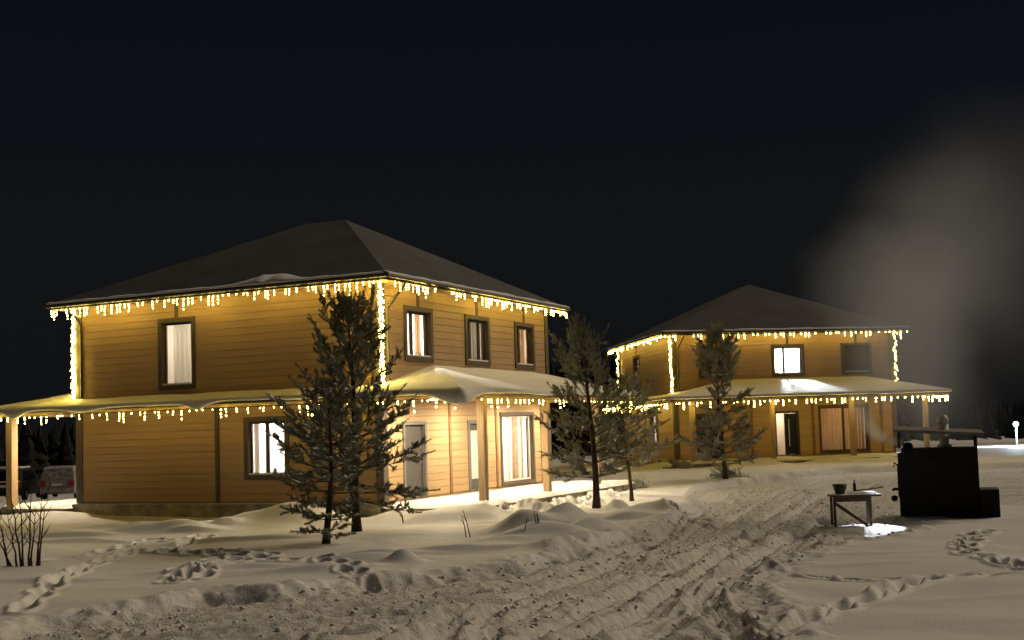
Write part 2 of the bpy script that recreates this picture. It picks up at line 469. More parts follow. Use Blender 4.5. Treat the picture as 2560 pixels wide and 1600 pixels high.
# clean trodden strips inside the road
def rut(pts, w, depth, lip=0.35, tread=0.0):
    sp = spline(pts)
    idx, d, arc, sg = poly_d(sp, 1.6)
    k = 0.85 + 0.5 * vnoise(arc / 0.9, arc * 0 + 3, 61)
    prof = -depth * k * (1 - sstep((d - w * 0.42) / (w * 0.28))) + depth * lip * (1 + 1.0 * vnoise(X[idx] / 0.7, Y[idx] / 0.7, 64) + 0.5 * vnoise(X[idx] / 0.17, Y[idx] / 0.17, 65)) * np.exp(-((d - w * 0.95) / (w * 0.35)) ** 2)
    if tread:
        prof += tread * (1 - sstep((d - w * 0.4) / (w * 0.2))) * np.sin(d * sg / w * 2 * math.pi * 2.2)
    Z[idx] += prof
RUTS = [[(-0.64, 13.27), (0.24, 15.41), (1.52, 18.89), (3.33, 24.49), (5.68, 31.86), (9.18, 41.56), (13.45, 48.78)],
        [(0.61, 13.04), (1.41, 14.83), (2.62, 18.59), (4.21, 23.31), (6.14, 28.78), (8.36, 34.91), (11.89, 42.69)],
        [(-1.72, 13.47), (-0.96, 15.01), (0.29, 17.75), (1.77, 21.83), (3.4, 27.5), (4.9, 33.47), (7.6, 41)],
        [(-5.6, 14.3), (-3.6, 16.2), (-1.2, 18.2), (0.9, 21.2), (2.6, 25.2)],
        [(0.0, 13.1), (0.8, 15.0), (2.1, 18.7), (3.8, 23.9), (6.0, 30.2), (8.9, 38.0)],
        [(1.2, 13.0), (2.0, 15.2), (3.2, 18.6), (4.9, 23.0), (7.0, 28.5)],
        [(-1.2, 13.3), (-0.3, 15.2), (0.9, 18.2), (2.5, 23.0), (4.4, 29.0)],
        [(-9, 13.2), (-5.5, 14.2), (-2.4, 15.4), (0.6, 17.5), (2.4, 20.4), (4.6, 25.0)]]
for i_, q in enumerate(RUTS): rut(q, 0.30 + 0.04 * (i_ % 3), 0.085 + 0.03 * (i_ % 2), 0.34, 0.014)
rut([(2.36, 12.6), (2.23, 14.35), (2.31, 16.03), (2.55, 17.41), (2.98, 18.6), (3.66, 19.67)], 0.26, 0.09, 0.45, 0.02)
rut([(2.62, 12.9), (2.44, 14.46), (2.5, 15.98), (2.75, 17.07), (3.2, 17.97), (3.8, 18.84)], 0.14, 0.06, 0.5, 0.012)
rut([(-0.86, 12.8), (-0.88, 14.39), (-0.84, 15.6)], 0.30, 0.07, 0.3, 0.02)
rut([(-0.35, 12.8), (-0.37, 14.39), (-0.32, 15.3)], 0.24, 0.07, 0.3, 0.02)
rut([(-7, 13.4), (-4, 13.6), (-1.4, 14.1)], 0.4, 0.06, 0.3)

def mound(x, y, rx, ry, h, rot=0, pw=2.0):
    c, s = math.cos(rot), math.sin(rot)
    u = ((X - x) * c + (Y - y) * s) / rx; v = (-(X - x) * s + (Y - y) * c) / ry
    q = (np.abs(u) ** pw + np.abs(v) ** pw)
    return h * np.exp(-q * 1.3) * (1 + 0.35 * vnoise(X / 0.7, Y / 0.7, 91))
MOUNDS = [(-6.0, 31.6, 1.5, 0.9, 0.50, 0.15), (-5.2, 32.1, 0.8, 0.8, 0.2, 0), (-1.65, 30.4, 1.3, 0.8, 0.30, 0.1, 3.0), (-0.7, 30.8, 0.8, 0.6, 0.14, 0),
          (-2.9, 31.3, 0.9, 0.6, 0.28, 0), (1.1, 27.2, 0.75, 0.6, 0.36, 0.3), (0.2, 26.6, 0.7, 0.5, 0.26, 0.3), (0.55, 25.0, 0.9, 0.5, 0.24, 0.2), (1.7, 26.3, 0.7, 0.4, 0.18, 0.6),
          (-0.2, 24.0, 1.0, 0.35, 0.16, 0.25), (-1.99, 21.4, 0.32, 0.25, 0.24, 0), (-2.7, 21.9, 0.8, 0.35, 0.14, 0.1), (0.9, 23.2, 1.1, 0.32, 0.17, 0.5),
          (-9.05, 30.4, 0.8, 0.35, 0.22, 0.2), (-8.0, 30.0, 0.6, 0.3, 0.20, 0.2), (-10.2, 31.2, 1.1, 0.4, 0.18, 0.1), (-11.6, 30.2, 1.4, 0.4, 0.14, 0.0), (-7.2, 30.7, 0.5, 0.3, 0.20, 0.2),
          (2.6, 32.6, 0.35, 0.3, 0.26, 0), (3.3, 31.4, 0.8, 0.45, 0.22, 0), (3.7, 31.1, 0.3, 0.25, 0.18, 0), (0.2, 32.5, 1.1, 0.6, 0.24, 0.1), (1.3, 30.2, 1.4, 0.4, 0.12, 0.1),
          (-13.8, 37.0, 1.6, 0.5, 0.16, 0.1), (9.3, 26.3, 1.5, 0.4, 0.10, 0), (8.7, 57.0, 1.2, 0.5, 0.35, 0.1), (11.0, 56.4, 1.3, 0.5, 0.30, 0.1), (14.6, 57.0, 1.3, 0.5, 0.30, 0.1), (17.0, 57.6, 1.6, 0.5, 0.32, 0.1), (6.6, 56.8, 1.3, 0.5, 0.28, 0.1)]
for a in MOUNDS: Z += mound(*a)
def drift(x, y, L, w, h, rot):
    c, s_ = math.cos(rot), math.sin(rot)
    u = ((X - x) * c + (Y - y) * s_) / L; v = (-(X - x) * s_ + (Y - y) * c + 0.25 * vnoise(X / 0.9, Y / 0.9, 23)) / w
    prof = np.where(v < 0, np.exp(-(v / 0.35) ** 2), np.exp(-(v / 1.3) ** 2))
    return h * np.exp(-u * u * 1.6) * prof * (1 + 0.3 * vnoise(X / 0.5, Y / 0.5, 29))
for a in [(1.2, 27.6, 1.1, 0.6, 0.26, 0.5), (0.3, 26.3, 1.0, 0.5, 0.24, 0.3), (1.5, 25.9, 1.0, 0.45, 0.20, 0.7), (0.2, 24.6, 1.2, 0.4, 0.16, 0.35), (1.3, 24.6, 0.9, 0.35, 0.15, 0.6),
          (-0.9, 22.9, 1.3, 0.4, 0.13, 0.2), (-2.6, 22.4, 1.3, 0.35, 0.12, 0.1), (-3.2, 20.6, 1.5, 0.4, 0.10, 0.2), (-8.9, 29.6, 1.0, 0.45, 0.20, 0.25), (-7.7, 29.5, 0.9, 0.4, 0.17, 0.2),
          (-10.4, 29.0, 1.3, 0.45, 0.14, 0.1), (-9.6, 27.2, 1.5, 0.45, 0.11, 0.1), (-6.0, 26.8, 1.6, 0.45, 0.10, 0.15), (-4.9, 21.2, 1.4, 0.4, 0.10, 0.25), (-7.9, 20.2, 1.5, 0.4, 0.10, 0.2),
          (5.6, 20.2, 1.8, 0.4, 0.06, 0.1), (6.4, 15.4, 2.0, 0.5, 0.06, 0.15), (4.9, 18.9, 1.6, 0.4, 0.05, 0.1), (0.6, 29.4, 1.6, 0.5, 0.14, 0.1), (2.6, 29.4, 1.0, 0.4, 0.14, 0.4)]:
    Z += drift(*a)
# clods heaped along the porch slab
idx, d, arc, sg = poly_d([(-0.6, 31.6), (0.7, 34.0), (2.0, 37.2), (3.3, 41.2)], 3.0)
lump = np.clip(fbm(X[idx] / 0.24, Y[idx] / 0.3, 3, 34) + 0.2, 0, 1)
Z[idx] += 0.30 * lump * np.exp(-((d - 0.1) / 0.75) ** 2)
tro[idx] = np.maximum(tro[idx], 0.35 * np.exp(-(d / 0.9) ** 2))
# footprints and trails
def steps(pts, gap=0.34, side=0.11, dep=0.10, rx=0.11, ry=0.19, groove=0.03, seed=1):
    sp = spline(pts, 10)
    rg = random.Random(seed)
    idx, d, arc, sg = poly_d(sp, 0.9)
    Z[idx] += -groove * np.exp(-(d / 0.16) ** 2)
    tot = 0; k = 0; nxt = 0
    for i in range(len(sp) - 1):
        a = Vector(sp[i]); b = Vector(sp[i + 1]); L = (b - a).length
        if L < 1e-6: continue
        u = (b - a) / L
        while nxt <= tot + L:
            p = a + u * (nxt - tot) + Vector((-u.y, u.x)) * side * (1 if k % 2 else -1) * rg.uniform(0.5, 1.3)
            m = np.where((np.abs(X - p.x) < 0.6) & (np.abs(Y - p.y) < 0.6))[0]
            dx = X[m] - p.x; dy = Y[m] - p.y
            al = (dx * u.x + dy * u.y) / (ry * rg.uniform(0.8, 1.4)); ac = (-dx * u.y + dy * u.x) / rx
            q = np.sqrt(al * al + ac * ac)
            Z[m] += -dep * rg.uniform(0.4, 1.2) * (1 - sstep((q - 0.6) / 0.6)) + 0.045 * np.exp(-((q - 1.45) / 0.35) ** 2)
            nxt += gap * rg.uniform(0.55, 1.6); k += 1
        tot += L
steps([(3.11, 13.94), (3.69, 14.67), (4.32, 15.57), (5.29, 16.77)], 0.42, 0.06, 0.13, 0.13, 0.30, 0.10, 1)
steps([(5.29, 16.77), (6.07, 17.28), (7.08, 17.73), (9.0, 18.2)], 0.5, 0.09, 0.08, 0.10, 0.22, 0.05, 2)
steps([(4.27, 17.95), (4.76, 17.6), (5.42, 17.5)], 0.4, 0.03, 0.05, 0.08, 0.2, 0.03, 3)
steps([(7.56, 21.25), (7.15, 19.84), (7.2, 19.22), (7.12, 17.98)], 0.34, 0.1, 0.13, seed=4)
steps([(7.56, 21.25), (8.44, 23.08), (9.07, 23.74)], 0.34, 0.1, 0.13, seed=5)
steps([(-6.82, 17.12), (-7.13, 18.64), (-7.69, 21.36), (-7.84, 23.69), (-7.64, 24.76), (-7.16, 25.6), (-6.98, 28.17)], 0.55, 0.05, 0.05, 0.13, 0.30, 0.09, 6)
steps([(-5.45, 19.67), (-5.56, 20.79), (-5.6, 22.01), (-5.56, 23.01), (-5.17, 23.25)], 0.32, 0.13, 0.15, seed=7)
steps([(-5.2, 20.3), (-5.25, 21.4), (-5.1, 22.6)], 0.36, 0.12, 0.12, seed=17)
steps([(-7.34, 25.07), (-6.48, 24.56), (-5.58, 23.74), (-4.85, 23.15)], 0.30, 0.15, 0.14, seed=8)
steps([(-6.4, 24.9), (-5.7, 24.4), (-5.0, 24.0), (-4.7, 23.4)], 0.26, 0.2, 0.14, seed=18)
steps([(-4.85, 23.15), (-4.12, 22.38), (-3.5, 22.06), (-2.88, 20.64), (-2.34, 19.39), (-1.79, 18.84)], 0.32, 0.14, 0.14, 0.11, 0.18, 0.06, 9)
steps([(-8.8, 23.61), (-8.3, 24.6), (-8.25, 27.3), (-7.52, 27.86), (-7.22, 28.79)], 0.6, 0.06, 0.05, 0.12, 0.3, 0.07, 10)
steps([(4.4, 30.0), (3.0, 33.0), (1.8, 36.5)], 0.36, 0.14, 0.10, seed=11)

CR_XY = [(float(x_), float(y_)) for x_, y_ in zip(RNG.uniform(-9.0, 9.0, 26000), RNG.uniform(12.0, 46.0, 26000))]

def ground_z(x, y):
    i = int(np.clip(np.searchsorted(gx, x), 1, len(gx) - 1)); j = int(np.clip(np.searchsorted(gy, y), 1, len(gy) - 1))
    return float(ZG[j, i])

# flat seats under the things that stand on the snow
def seat(x, y, r, z):
    d = np.hypot(X - x, Y - y)
    w = 1 - sstep((d - r) / (r * 0.6 + 0.15))
    Z[:] = Z * (1 - w) + z * w
seat(9.3, 27.4, 1.05, 0.0)
seat(6.9, 25.6, 0.6, 0.0)
# the snow never rises through the two houses' slabs
for (hx, hy, yaw) in ((-3.5268, 33.1855, 1.131), (7.6419, 59.1139, 0.15)):
    lx = (X - hx) * math.cos(yaw) + (Y - hy) * math.sin(yaw); ly = -(X - hx) * math.sin(yaw) + (Y - hy) * math.cos(yaw)
    inside = (lx > -0.3) & (lx < 11.6) & (ly > -2.95) & (ly < 13.8)
    Z = np.where(inside, np.minimum(Z, 0.0), Z)
ZG = Z.reshape(GX.shape)
ny, nx = GX.shape
ii = (np.arange(ny - 1)[:, None] * nx + np.arange(nx - 1)[None, :]).ravel()
F = np.stack([ii, ii + 1, ii + nx + 1, ii + nx], 1)
g_me = np_mesh('ground', np.stack([X, Y, Z], 1), F, 'ground_snow', True, {'trodden': tro})
ground = link('ground', g_me)
tag(ground, 'snow-covered ground with tyre ruts, footprints and drifts', kind='structure')

# loose crumbs and broken pieces of crust in the driven snow
TG = tro.reshape(GX.shape)
V_, F_ = [], []
rg = random.Random(44); nv = 0
ICO = MB(); ICO.ball((0, 0, 0), 1.0); ICV = np.array(ICO.v); ICF = np.array(ICO.f)
for (x_, y_) in CR_XY:
    i_ = int(np.clip(np.searchsorted(gx, x_), 1, len(gx) - 1)); j_ = int(np.clip(np.searchsorted(gy, y_), 1, len(gy) - 1))
    tt = TG[j_, i_]
    if tt < 0.25 or rg.random() > 0.12 + 0.55 * float(vnoise(np.array(x_ / 1.4), np.array(y_ / 2.0), 99) + 0.5): continue
    r_ = 0.012 + 0.030 * rg.random() ** 3 + (0.035 * rg.random() if rg.random() < 0.02 else 0)
    a_ = rg.random() * 6.28; c_, s_ = math.cos(a_), math.sin(a_)
    q = ICV * np.array([rg.uniform(0.7, 1.4), rg.uniform(0.7, 1.2), rg.uniform(0.5, 0.9)]) * r_ * RNG.uniform(0.7, 1.3, (12, 1))
    q = np.stack([q[:, 0] * c_ - q[:, 1] * s_ + x_, q[:, 0] * s_ + q[:, 1] * c_ + y_, q[:, 2] + ZG[j_, i_] + r_ * 0.25], 1)
    V_.append(q); F_.append(ICF + nv); nv += 12
cr = link('snow_crumbs', np_mesh('snow_crumbs', np.concatenate(V_), np.concatenate(F_), 'snow'))
tag(cr, 'loose crumbs of snow scattered over the driven track', 'snow', kind='stuff')

# ------------------------------------------------------------------ houses
LA, LB, HE, OV, HR, RA = 10.76, 11.14, 6.0, 0.57, 8.83, 4.61
def face_T(f):
    # (s, d, z): s along the wall, d outwards, z up -> house local
    return {'B': lambda s, d, z: (s, -d, z), 'A': lambda s, d, z: (-d, s, z),
            'D': lambda s, d, z: (s, LA + d, z), 'C': lambda s, d, z: (LB + d, s, z)}[f]
FACE_ROT = {'B': 0.0, 'A': -math.pi / 2, 'D': math.pi, 'C': math.pi / 2}

def fbox(mb, s0, s1, d0, d1, z0, z1, mi=0):
    return mb.box(s0, s1, d0, d1, z0, z1, mi)

PLANK_P = 0.205
def plank_mesh():
    h = PLANK_P - 0.004; c = 0.012; t = 0.018
    prof = [(0, -h / 2), (-t * 0.35, -h / 2), (-t, -h / 2 + c), (-t, h / 2 - c * 0.5), (-t * 0.35, h / 2), (0, h / 2)]
    vs = [(x, y, z) for x in (-0.5, 0.5) for (y, z) in prof]
    n = len(prof)
    fs = [(i, i + n, (i + 1) % n + n, (i + 1) % n) for i in range(n)] + [tuple(range(n)), tuple(range(2 * n - 1, n - 1, -1))]
    mb = MB(); mb.add(vs, fs)
    return mb.mesh('plank', 'siding')
PLANK = plank_mesh()

def wall(h, f, L, holes, planks=True, ztop=HE - 0.12):
    """wall slab with openings, and its boards one by one"""
    mb = MB(face_T(f))
    ss = sorted({0.0, L} | {v for r in holes for v in r[:2]}); zs = sorted({-0.02, ztop} | {v for r in holes for v in r[2:]})
    for i in range(len(ss) - 1):
        for j in range(len(zs) - 1):
            cs, cz = (ss[i] + ss[i + 1]) / 2, (zs[j] + zs[j + 1]) / 2
            if any(r[0] < cs < r[1] and r[2] < cz < r[3] for r in holes): continue
            mb.add([(ss[i], 0, zs[j]), (ss[i + 1], 0, zs[j]), (ss[i + 1], 0, zs[j + 1]), (ss[i], 0, zs[j + 1]),
                    (ss[i], -0.2, zs[j]), (ss[i + 1], -0.2, zs[j]), (ss[i + 1], -0.2, zs[j + 1]), (ss[i], -0.2, zs[j + 1])], [(0, 1, 2, 3), (7, 6, 5, 4)])
    w = mb.build('wall', 'siding', h)
    if not planks: return w
    T = face_T(f)
    n = int((ztop - 0.02) / PLANK_P)
    for k in range(n):
        z0 = 0.02 + k * PLANK_P; z1 = z0 + PLANK_P
        cuts = sorted((r[0] - 0.05, r[1] + 0.05) for r in holes if r[2] < z1 - 0.03 and r[3] > z0 + 0.03)
        s = 0.06; segs = []
        for a, b in cuts:
            if a > s: segs.append((s, a))
            s = max(s, b)
        if s < L - 0.06: segs.append((s, L - 0.06))
        for a, b in segs:
            if b - a < 0.08: continue
            o = link('plank', PLANK, w)
            o.location = T((a + b) / 2, 0.001, (z0 + z1) / 2)
            o.rotation_euler = (0, 0, FACE_ROT[f])
            o.scale = (b - a, 1, 1)
    return w

def board(h, f, s0, s1, z0, z1, d1=0.048, m='trim', name='trim_board'):
    return fbox(MB(face_T(f)), s0, s1, 0.001, d1, z0, z1).build(name, m, h)

def curtain(h, parent, f, s0, s1, z0, z1, d, m, waves=6, amp=0.05, ph=0.0):
    n = max(14, int(waves * 6)); V = []; Fc = []
    T = face_T(f)
    for i in range(n + 1):
        t = i / n
        dd = d + amp * math.sin(t * waves * 2 * math.pi + ph) + amp * 0.4 * math.sin(t * waves * 4.7 + ph * 2)
        V += [T(s0 + (s1 - s0) * t, dd, z0), T(s0 + (s1 - s0) * t, dd * 1.0 + 0.01 * math.sin(t * 40), z1)]
    for i in range(n): Fc.append((2 * i, 2 * i + 2, 2 * i + 3, 2 * i + 1))
    mb = MB(); mb.add(V, Fc)
    return mb.build('curtain', m, parent, True)

def room(parent, f, s0, s1, z0, z1, m, deep=2.6, grow=0.7, low=0.75, high=0.22):
    """a plain room behind an opening: walls, floor, ceiling and one ceiling lamp"""
    mb = MB(face_T(f))
    a, b, c, e_ = s0 - grow, s1 + grow, z0 - low, z1 + high
    V = [(a, -0.21, c), (b, -0.21, c), (b, -0.21, e_), (a, -0.21, e_), (a, -deep, c), (b, -deep, c), (b, -deep, e_), (a, -deep, e_)]
    mb.add(V, [(4, 5, 6, 7), (0, 4, 7, 3), (5, 1, 2, 6), (3, 7, 6, 2)])
    mb.add(V, [(4, 0, 1, 5)], 1)
    mb.build('room', ['room_wall', 'room_floor'], parent)
    x = (a + b) / 2; y = -0.62 * deep; q = 0.17
    mb = MB(face_T(f)); mb.box(x - q, x + q, y - q, y + q, e_ - 0.07, e_ - 0.01)
    mb.build('ceiling_lamp', m, parent)

def window(h, f, o, tw=0.13, bays=(1.0,), sash='sash_dark', rm='room_warm', curtains=(), blind=False, sill=True, label=None, lining='trim'):
    s0, s1, z0, z1 = o
    a, b, c, e_ = s0 + tw, s1 - tw, z0 + tw, z1 - tw
    mb = MB(face_T(f))
    fbox(mb, s0, s1, 0.002, 0.062, e_, z1); fbox(mb, s0, s1, 0.002, 0.062, z0, c)
    fbox(mb, s0, a, 0.002, 0.060, c, e_); fbox(mb, b, s1, 0.002, 0.060, c, e_)
    # lining of the opening
    fbox(mb, a - 0.004, a + 0.012, -0.2, 0.002, c, e_); fbox(mb, b - 0.012, b + 0.004, -0.2, 0.002, c, e_)
    fbox(mb, a, b, -0.2, 0.001, e_ - 0.012, e_ + 0.004); fbox(mb, a, b, -0.2, 0.001, c - 0.004, c + 0.012)
    w = mb.build('window', 'trim', h)
    if label: w['label'] = label
    # sash with bays
    tot = sum(bays); x = a + 0.012; wd = b - a - 0.024
    sm = MB(face_T(f)); fw = 0.055; zc, zt = c + 0.012, e_ - 0.012
    edges = []
    for q in bays:
        x2 = x + wd * q / tot
        for (p, r) in ((x, x + fw), (x2 - fw, x2)): fbox(sm, p, r, -0.13, -0.07, zc, zt)
        fbox(sm, x + fw, x2 - fw, -0.13, -0.071, zc, zc + fw); fbox(sm, x + fw, x2 - fw, -0.13, -0.071, zt - fw, zt)
        edges.append((x + fw, x2 - fw)); x = x2
    sm.build('sash', sash, w)
    for (p, r) in edges:
        fbox(MB(face_T(f)), p + 0.002, r - 0.002, -0.104, -0.098, zc + fw + 0.002, zt - fw - 0.002).build('pane', 'glass', w)
    if sill:
        fbox(MB(face_T(f)), a + 0.02, b - 0.02, -0.065, 0.05, c + 0.013, c + 0.055).build('sill_snow', 'snow', w)
    if blind:
        fbox(MB(face_T(f)), a + 0.01, b - 0.01, -0.22, -0.17, c, e_).build('blind', 'blind', w)
        return w
    room(w, f, a, b, c, e_, rm, low=min(0.75, c - 0.02 if c < 3 else 0.75), grow=0.4 if b - a > 2 else 0.7)
    for (t0, t1, m, wv) in curtains:
        curtain(h, w, f, a + (b - a) * t0, a + (b - a) * t1, c - 0.02, e_ + 0.05, -0.30, m, wv, ph=t0 * 9)
    return w

def lower_planes(x, y):
    zs = 2.85 + 0.205 * (x + 1.0)
    zb = 2.85 + (y + 2.9) * 0.276
    zd = 2.85 + (LA + 2.9 - y) * 0.276
    zc = 2.85 + 0.276 * (LB + 1.3 - x)
    return min(zs, zb, zd, zc, 3.65)

def snow_strip(name, parent, st, o_fn, dr_fn, th, seed, inner_th=None):
    """st: stations [(outer xyz, inner xyz)] of a roof edge; builds a thick snow blanket with a drooping rounded lip"""
    V, Fc = [], []
    nu = 9
    for i, (po, pi_, hd) in enumerate(st):
        po = Vector(po); pi_ = Vector(pi_); hd = Vector((hd[0], hd[1], 0))
        t = i / max(1, len(st) - 1)
        o_, dr = o_fn(i), dr_fn(i)
        row = []
        for k in range(nu):
            u = k / (nu - 1)
            p = pi_.lerp(po, u)
            n = float(vnoise(np.array([p.x * 1.3]), np.array([p.y * 1.3]), seed)[0])
            row.append(p + Vector((0, 0, th * (0.9 + 0.35 * n) + 0.004)))
        tip = po + hd * o_
        row += [tip + Vector((0, 0, th * 0.80 - dr * 0.25)), tip + hd * 0.05 + Vector((0, 0, th * 0.35 - dr * 0.5)), tip + hd * 0.045 + Vector((0, 0, -dr * 0.9)),
                tip + Vector((0, 0, -dr - 0.01)), po + hd * 0.012 + Vector((0, 0, -dr * 0.35 - 0.012)), po + hd * 0.006 + Vector((0, 0, 0.004))]
        V += [tuple(p) for p in row]
    n = len(row)
    for i in range(len(st) - 1):
        for k in range(n - 1):
            Fc.append((i * n + k, i * n + k + 1, (i + 1) * n + k + 1, (i + 1) * n + k))
    mb = MB(); mb.add(V, Fc)
    return mb.build(name, 'snow', parent, True)

def nz1(t, seed):
    return float(fbm(np.array([t]), np.array([seed * 3.7]), 3, seed)[0])

def house(k, loc, yaw, label):
    h = empty('house', loc, yaw)
    tag(h, label, 'house', 'two-storey timber guest houses')
    near = k == 1
    B_WIN = [(1.24, 2.86, 3.82, 5.37), (4.90, 6.56, 3.82, 5.37), (8.44, 10.0, 3.82, 5.37)]
    D1 = (1.02, 2.33, 0.0, 2.14); D2 = (4.90, 6.15, 0.0, 2.14); PD = (7.15, 9.73, 0.04, 2.38)
    A1 = (6.20, 7.56, 3.28, 5.38); A2 = (3.0, 4.52, 0.635, 2.40)
    tw = 0.13
    inn = lambda o, t=tw: (o[0] + t, o[1] - t, o[2] + t, o[3] - t)
    dhole = lambda o: (o[0] + 0.1, o[1] - 0.1, 0.03, o[3] - 0.1)
    holesB = [inn(w) for w in B_WIN] + [dhole(D1), dhole(D2), inn(PD, 0.1)]
    holesA = [inn(A1), inn(A2)]
    wall(h, 'B', LB, holesB); wall(h, 'A', LA, holesA)
    wall(h, 'D', LB, [], planks=False); wall(h, 'C', LA, [], planks=False)
    # corner boards and joint boards
    for f, L in (('A', LA), ('B', LB)):
        board(h, f, -0.045 if f == 'A' else -0.02, 0.19, 0.0, HE - 0.125, 0.05)
        board(h, f, L - 0.22, L + 0.03, 0.0, HE - 0.125, 0.05)
    board(h, 'A', 5.40, 5.54, 0.0, 2.9)
    for s in (3.70, 6.80, 10.3): board(h, 'B', s, s + 0.13, 0.0, 3.0, 0.05, 'joint_board')
    for w in B_WIN + [A1]:
        f = 'A' if w is A1 else 'B'; c = (w[0] + w[1]) / 2
        board(h, f, c - 0.06, c + 0.06, w[3] + 0.002, HE - 0.125, 0.045)
    # windows
    if near:
        window(h, 'B', B_WIN[0], bays=(1, 2), rm='room_white', curtains=[(0.0, 0.26, 'curtain_pink', 1.5), (0.74, 1.0, 'curtain_tan', 2)], label='lit window with a tan curtain over the porch roof')
        window(h, 'B', B_WIN[1], bays=(1, 1.6, 1), rm='room_dim', curtains=[(0.10, 0.42, 'curtain_tan', 3), (0.42, 0.9, 'curtain_grey', 4)])
        window(h, 'B', B_WIN[2], bays=(1, 2), rm='room_warm', curtains=[(0.0, 0.2, 'curtain_grey', 2), (0.55, 1.0, 'curtain_tan', 3)])
        window(h, 'A', A1, bays=(1,), rm='room_dim', curtains=[(0.0, 0.86, 'curtain_white', 6)], label='tall lit window hung with pale curtains')
        window(h, 'A', A2, bays=(1.15, 1.0), sash='sash_dark', rm='room_white', curtains=[(0.87, 1.0, 'curtain_white', 2)], label='wide bright window behind the pine branches')
        window(h, 'B', PD, tw=0.1, bays=(1, 1, 1), sash='white_plastic', rm='room_white', curtains=[(0.40, 0.52, 'curtain_white', 2), (0.64, 0.97, 'curtain_tan', 3)], sill=False, label='tall glazed patio door lit from inside')
    else:
        window(h, 'B', B_WIN[0], blind=True, rm=None)
        window(h, 'B', B_WIN[1], bays=(1, 1.7), sash='sash_dark', rm='room_cool', curtains=[(0.0, 0.28, 'curtain_tan', 3)], label='bright white window over the porch roof')
        window(h, 'B', B_WIN[2], blind=True, rm=None)
        window(h, 'A', A1, bays=(1,), rm='room_dim', curtains=[(0.0, 1.0, 'curtain_grey', 6)])
        window(h, 'A', A2, bays=(1, 1), rm='room_white', curtains=[])
        window(h, 'B', PD, tw=0.1, bays=(1, 1), sash='sash_dark', rm='room_brown', curtains=[(0.0, 0.52, 'curtain_tan', 7), (0.52, 1.0, 'curtain_tan', 7)], sill=False, label='curtained patio door glowing brown')
    # doors
    for di, D in enumerate((D1, D2)):
        s0, s1, z0, z1 = D
        mb = MB(face_T('B'))
        fbox(mb, s0, s0 + 0.1, -0.2, 0.055, 0.03, z1); fbox(mb, s1 - 0.1, s1, -0.2, 0.055, 0.03, z1); fbox(mb, s0 + 0.1, s1 - 0.1, -0.2, 0.053, z1 - 0.1, z1)
        fbox(mb, s0 + 0.1, s1 - 0.1, -0.2, 0.03, 0.005, 0.04)
        d = mb.build('door', 'door_frame_grey' if near else 'sash_dark', h)
        a, b, zt = s0 + 0.1, s1 - 0.1, z1 - 0.1
        if near and di == 0:
            lf = MB(face_T('B')); fbox(lf, a + 0.01, b - 0.01, -0.10, -0.045, 0.05, zt - 0.01)
            l = lf.build('leaf', 'door_grey', d)
            hb = MB(face_T('B')); hb.tube([(b - 0.13, -0.05, 1.0), (b - 0.13, 0.02, 1.0), (b - 0.24, 0.02, 1.0)], 0.014); fbox(hb, b - 0.16, b - 0.10, -0.046, -0.03, 0.93, 1.07)
            hb.build('handle', 'steel', l)
            fbox(MB(face_T('B')), b - 0.16, b - 0.11, -0.046, -0.03, 1.36, 1.44).build('lock', 'steel', l)
        elif near:
            lf = MB(face_T('B')); fbox(lf, a + 0.01, a + 0.22, -0.10, -0.045, 0.05, zt - 0.01); fbox(lf, b - 0.3, b - 0.01, -0.10, -0.045, 0.05, zt - 0.01)
            fbox(lf, a + 0.22, b - 0.3, -0.10, -0.046, 0.05, 0.35); fbox(lf, a + 0.22, b - 0.3, -0.10, -0.046, zt - 0.2, zt - 0.01)
            l = lf.build('leaf', 'door_grey', d)
            fbox(MB(face_T('B')), a + 0.225, b - 0.305, -0.085, -0.075, 0.355, zt - 0.205).build('pane', 'white_plastic', l)
            hb = MB(face_T('B')); hb.tube([(a + 0.12, -0.05, 1.02), (a + 0.12, 0.02, 1.02), (a + 0.22, 0.02, 1.02)], 0.014); fbox(hb, a + 0.09, a + 0.15, -0.046, -0.03, 0.95, 1.09)
            hb.build('handle', 'steel', l)
        elif di == 0:
            lf = MB(face_T('B')); fbox(lf, a + 0.01, b - 0.01, -0.10, -0.045, 0.05, zt - 0.01)
            l = lf.build('leaf', 'door_dark', d)
            fbox(MB(face_T('B')), b - 0.16, b - 0.12, -0.045, 0.0, 0.5, 1.6).build('handle', 'steel', l)
        else:
            mid = a + (b - a) * 0.42
            lf = MB(face_T('B')); fbox(lf, mid, b - 0.01, -0.10, -0.045, 0.05, zt - 0.01)
            l = lf.build('leaf', 'door_dark', d)
            hb = MB(face_T('B')); hb.tube([(mid + 0.2, 0.0, 0.45), (mid + 0.2, 0.0, 1.75)], 0.02); hb.tube([(mid + 0.2, -0.05, 0.55), (mid + 0.2, 0.0, 0.55)], 0.012); hb.tube([(mid + 0.2, -0.05, 1.65), (mid + 0.2, 0.0, 1.65)], 0.012)
            hb.build('handle', 'steel', l)
            room(d, 'B', a + 0.02, b - 0.02, 0.08, zt, 'room_brown', 2.0, 0.1, 0.06, 0.3)
    # plinth
    pl = MB()
    pl.box(-0.16, LB + 0.1, -0.1, LA + 0.1, -0.6, -0.03)
    pl.build('plinth', 'concrete', h)
    sl = MB(); sl.box(-0.4, LB + 0.6, -2.87, -0.11, -0.6, -0.12)
    s_ = sl.build('porch_slab', 'concrete', h)
    sl = MB(); sl.box(-0.4, LB + 0.6, LA + 0.11, LA + 2.9, -0.6, -0.12)
    s2 = sl.build('porch_slab', 'concrete', h)
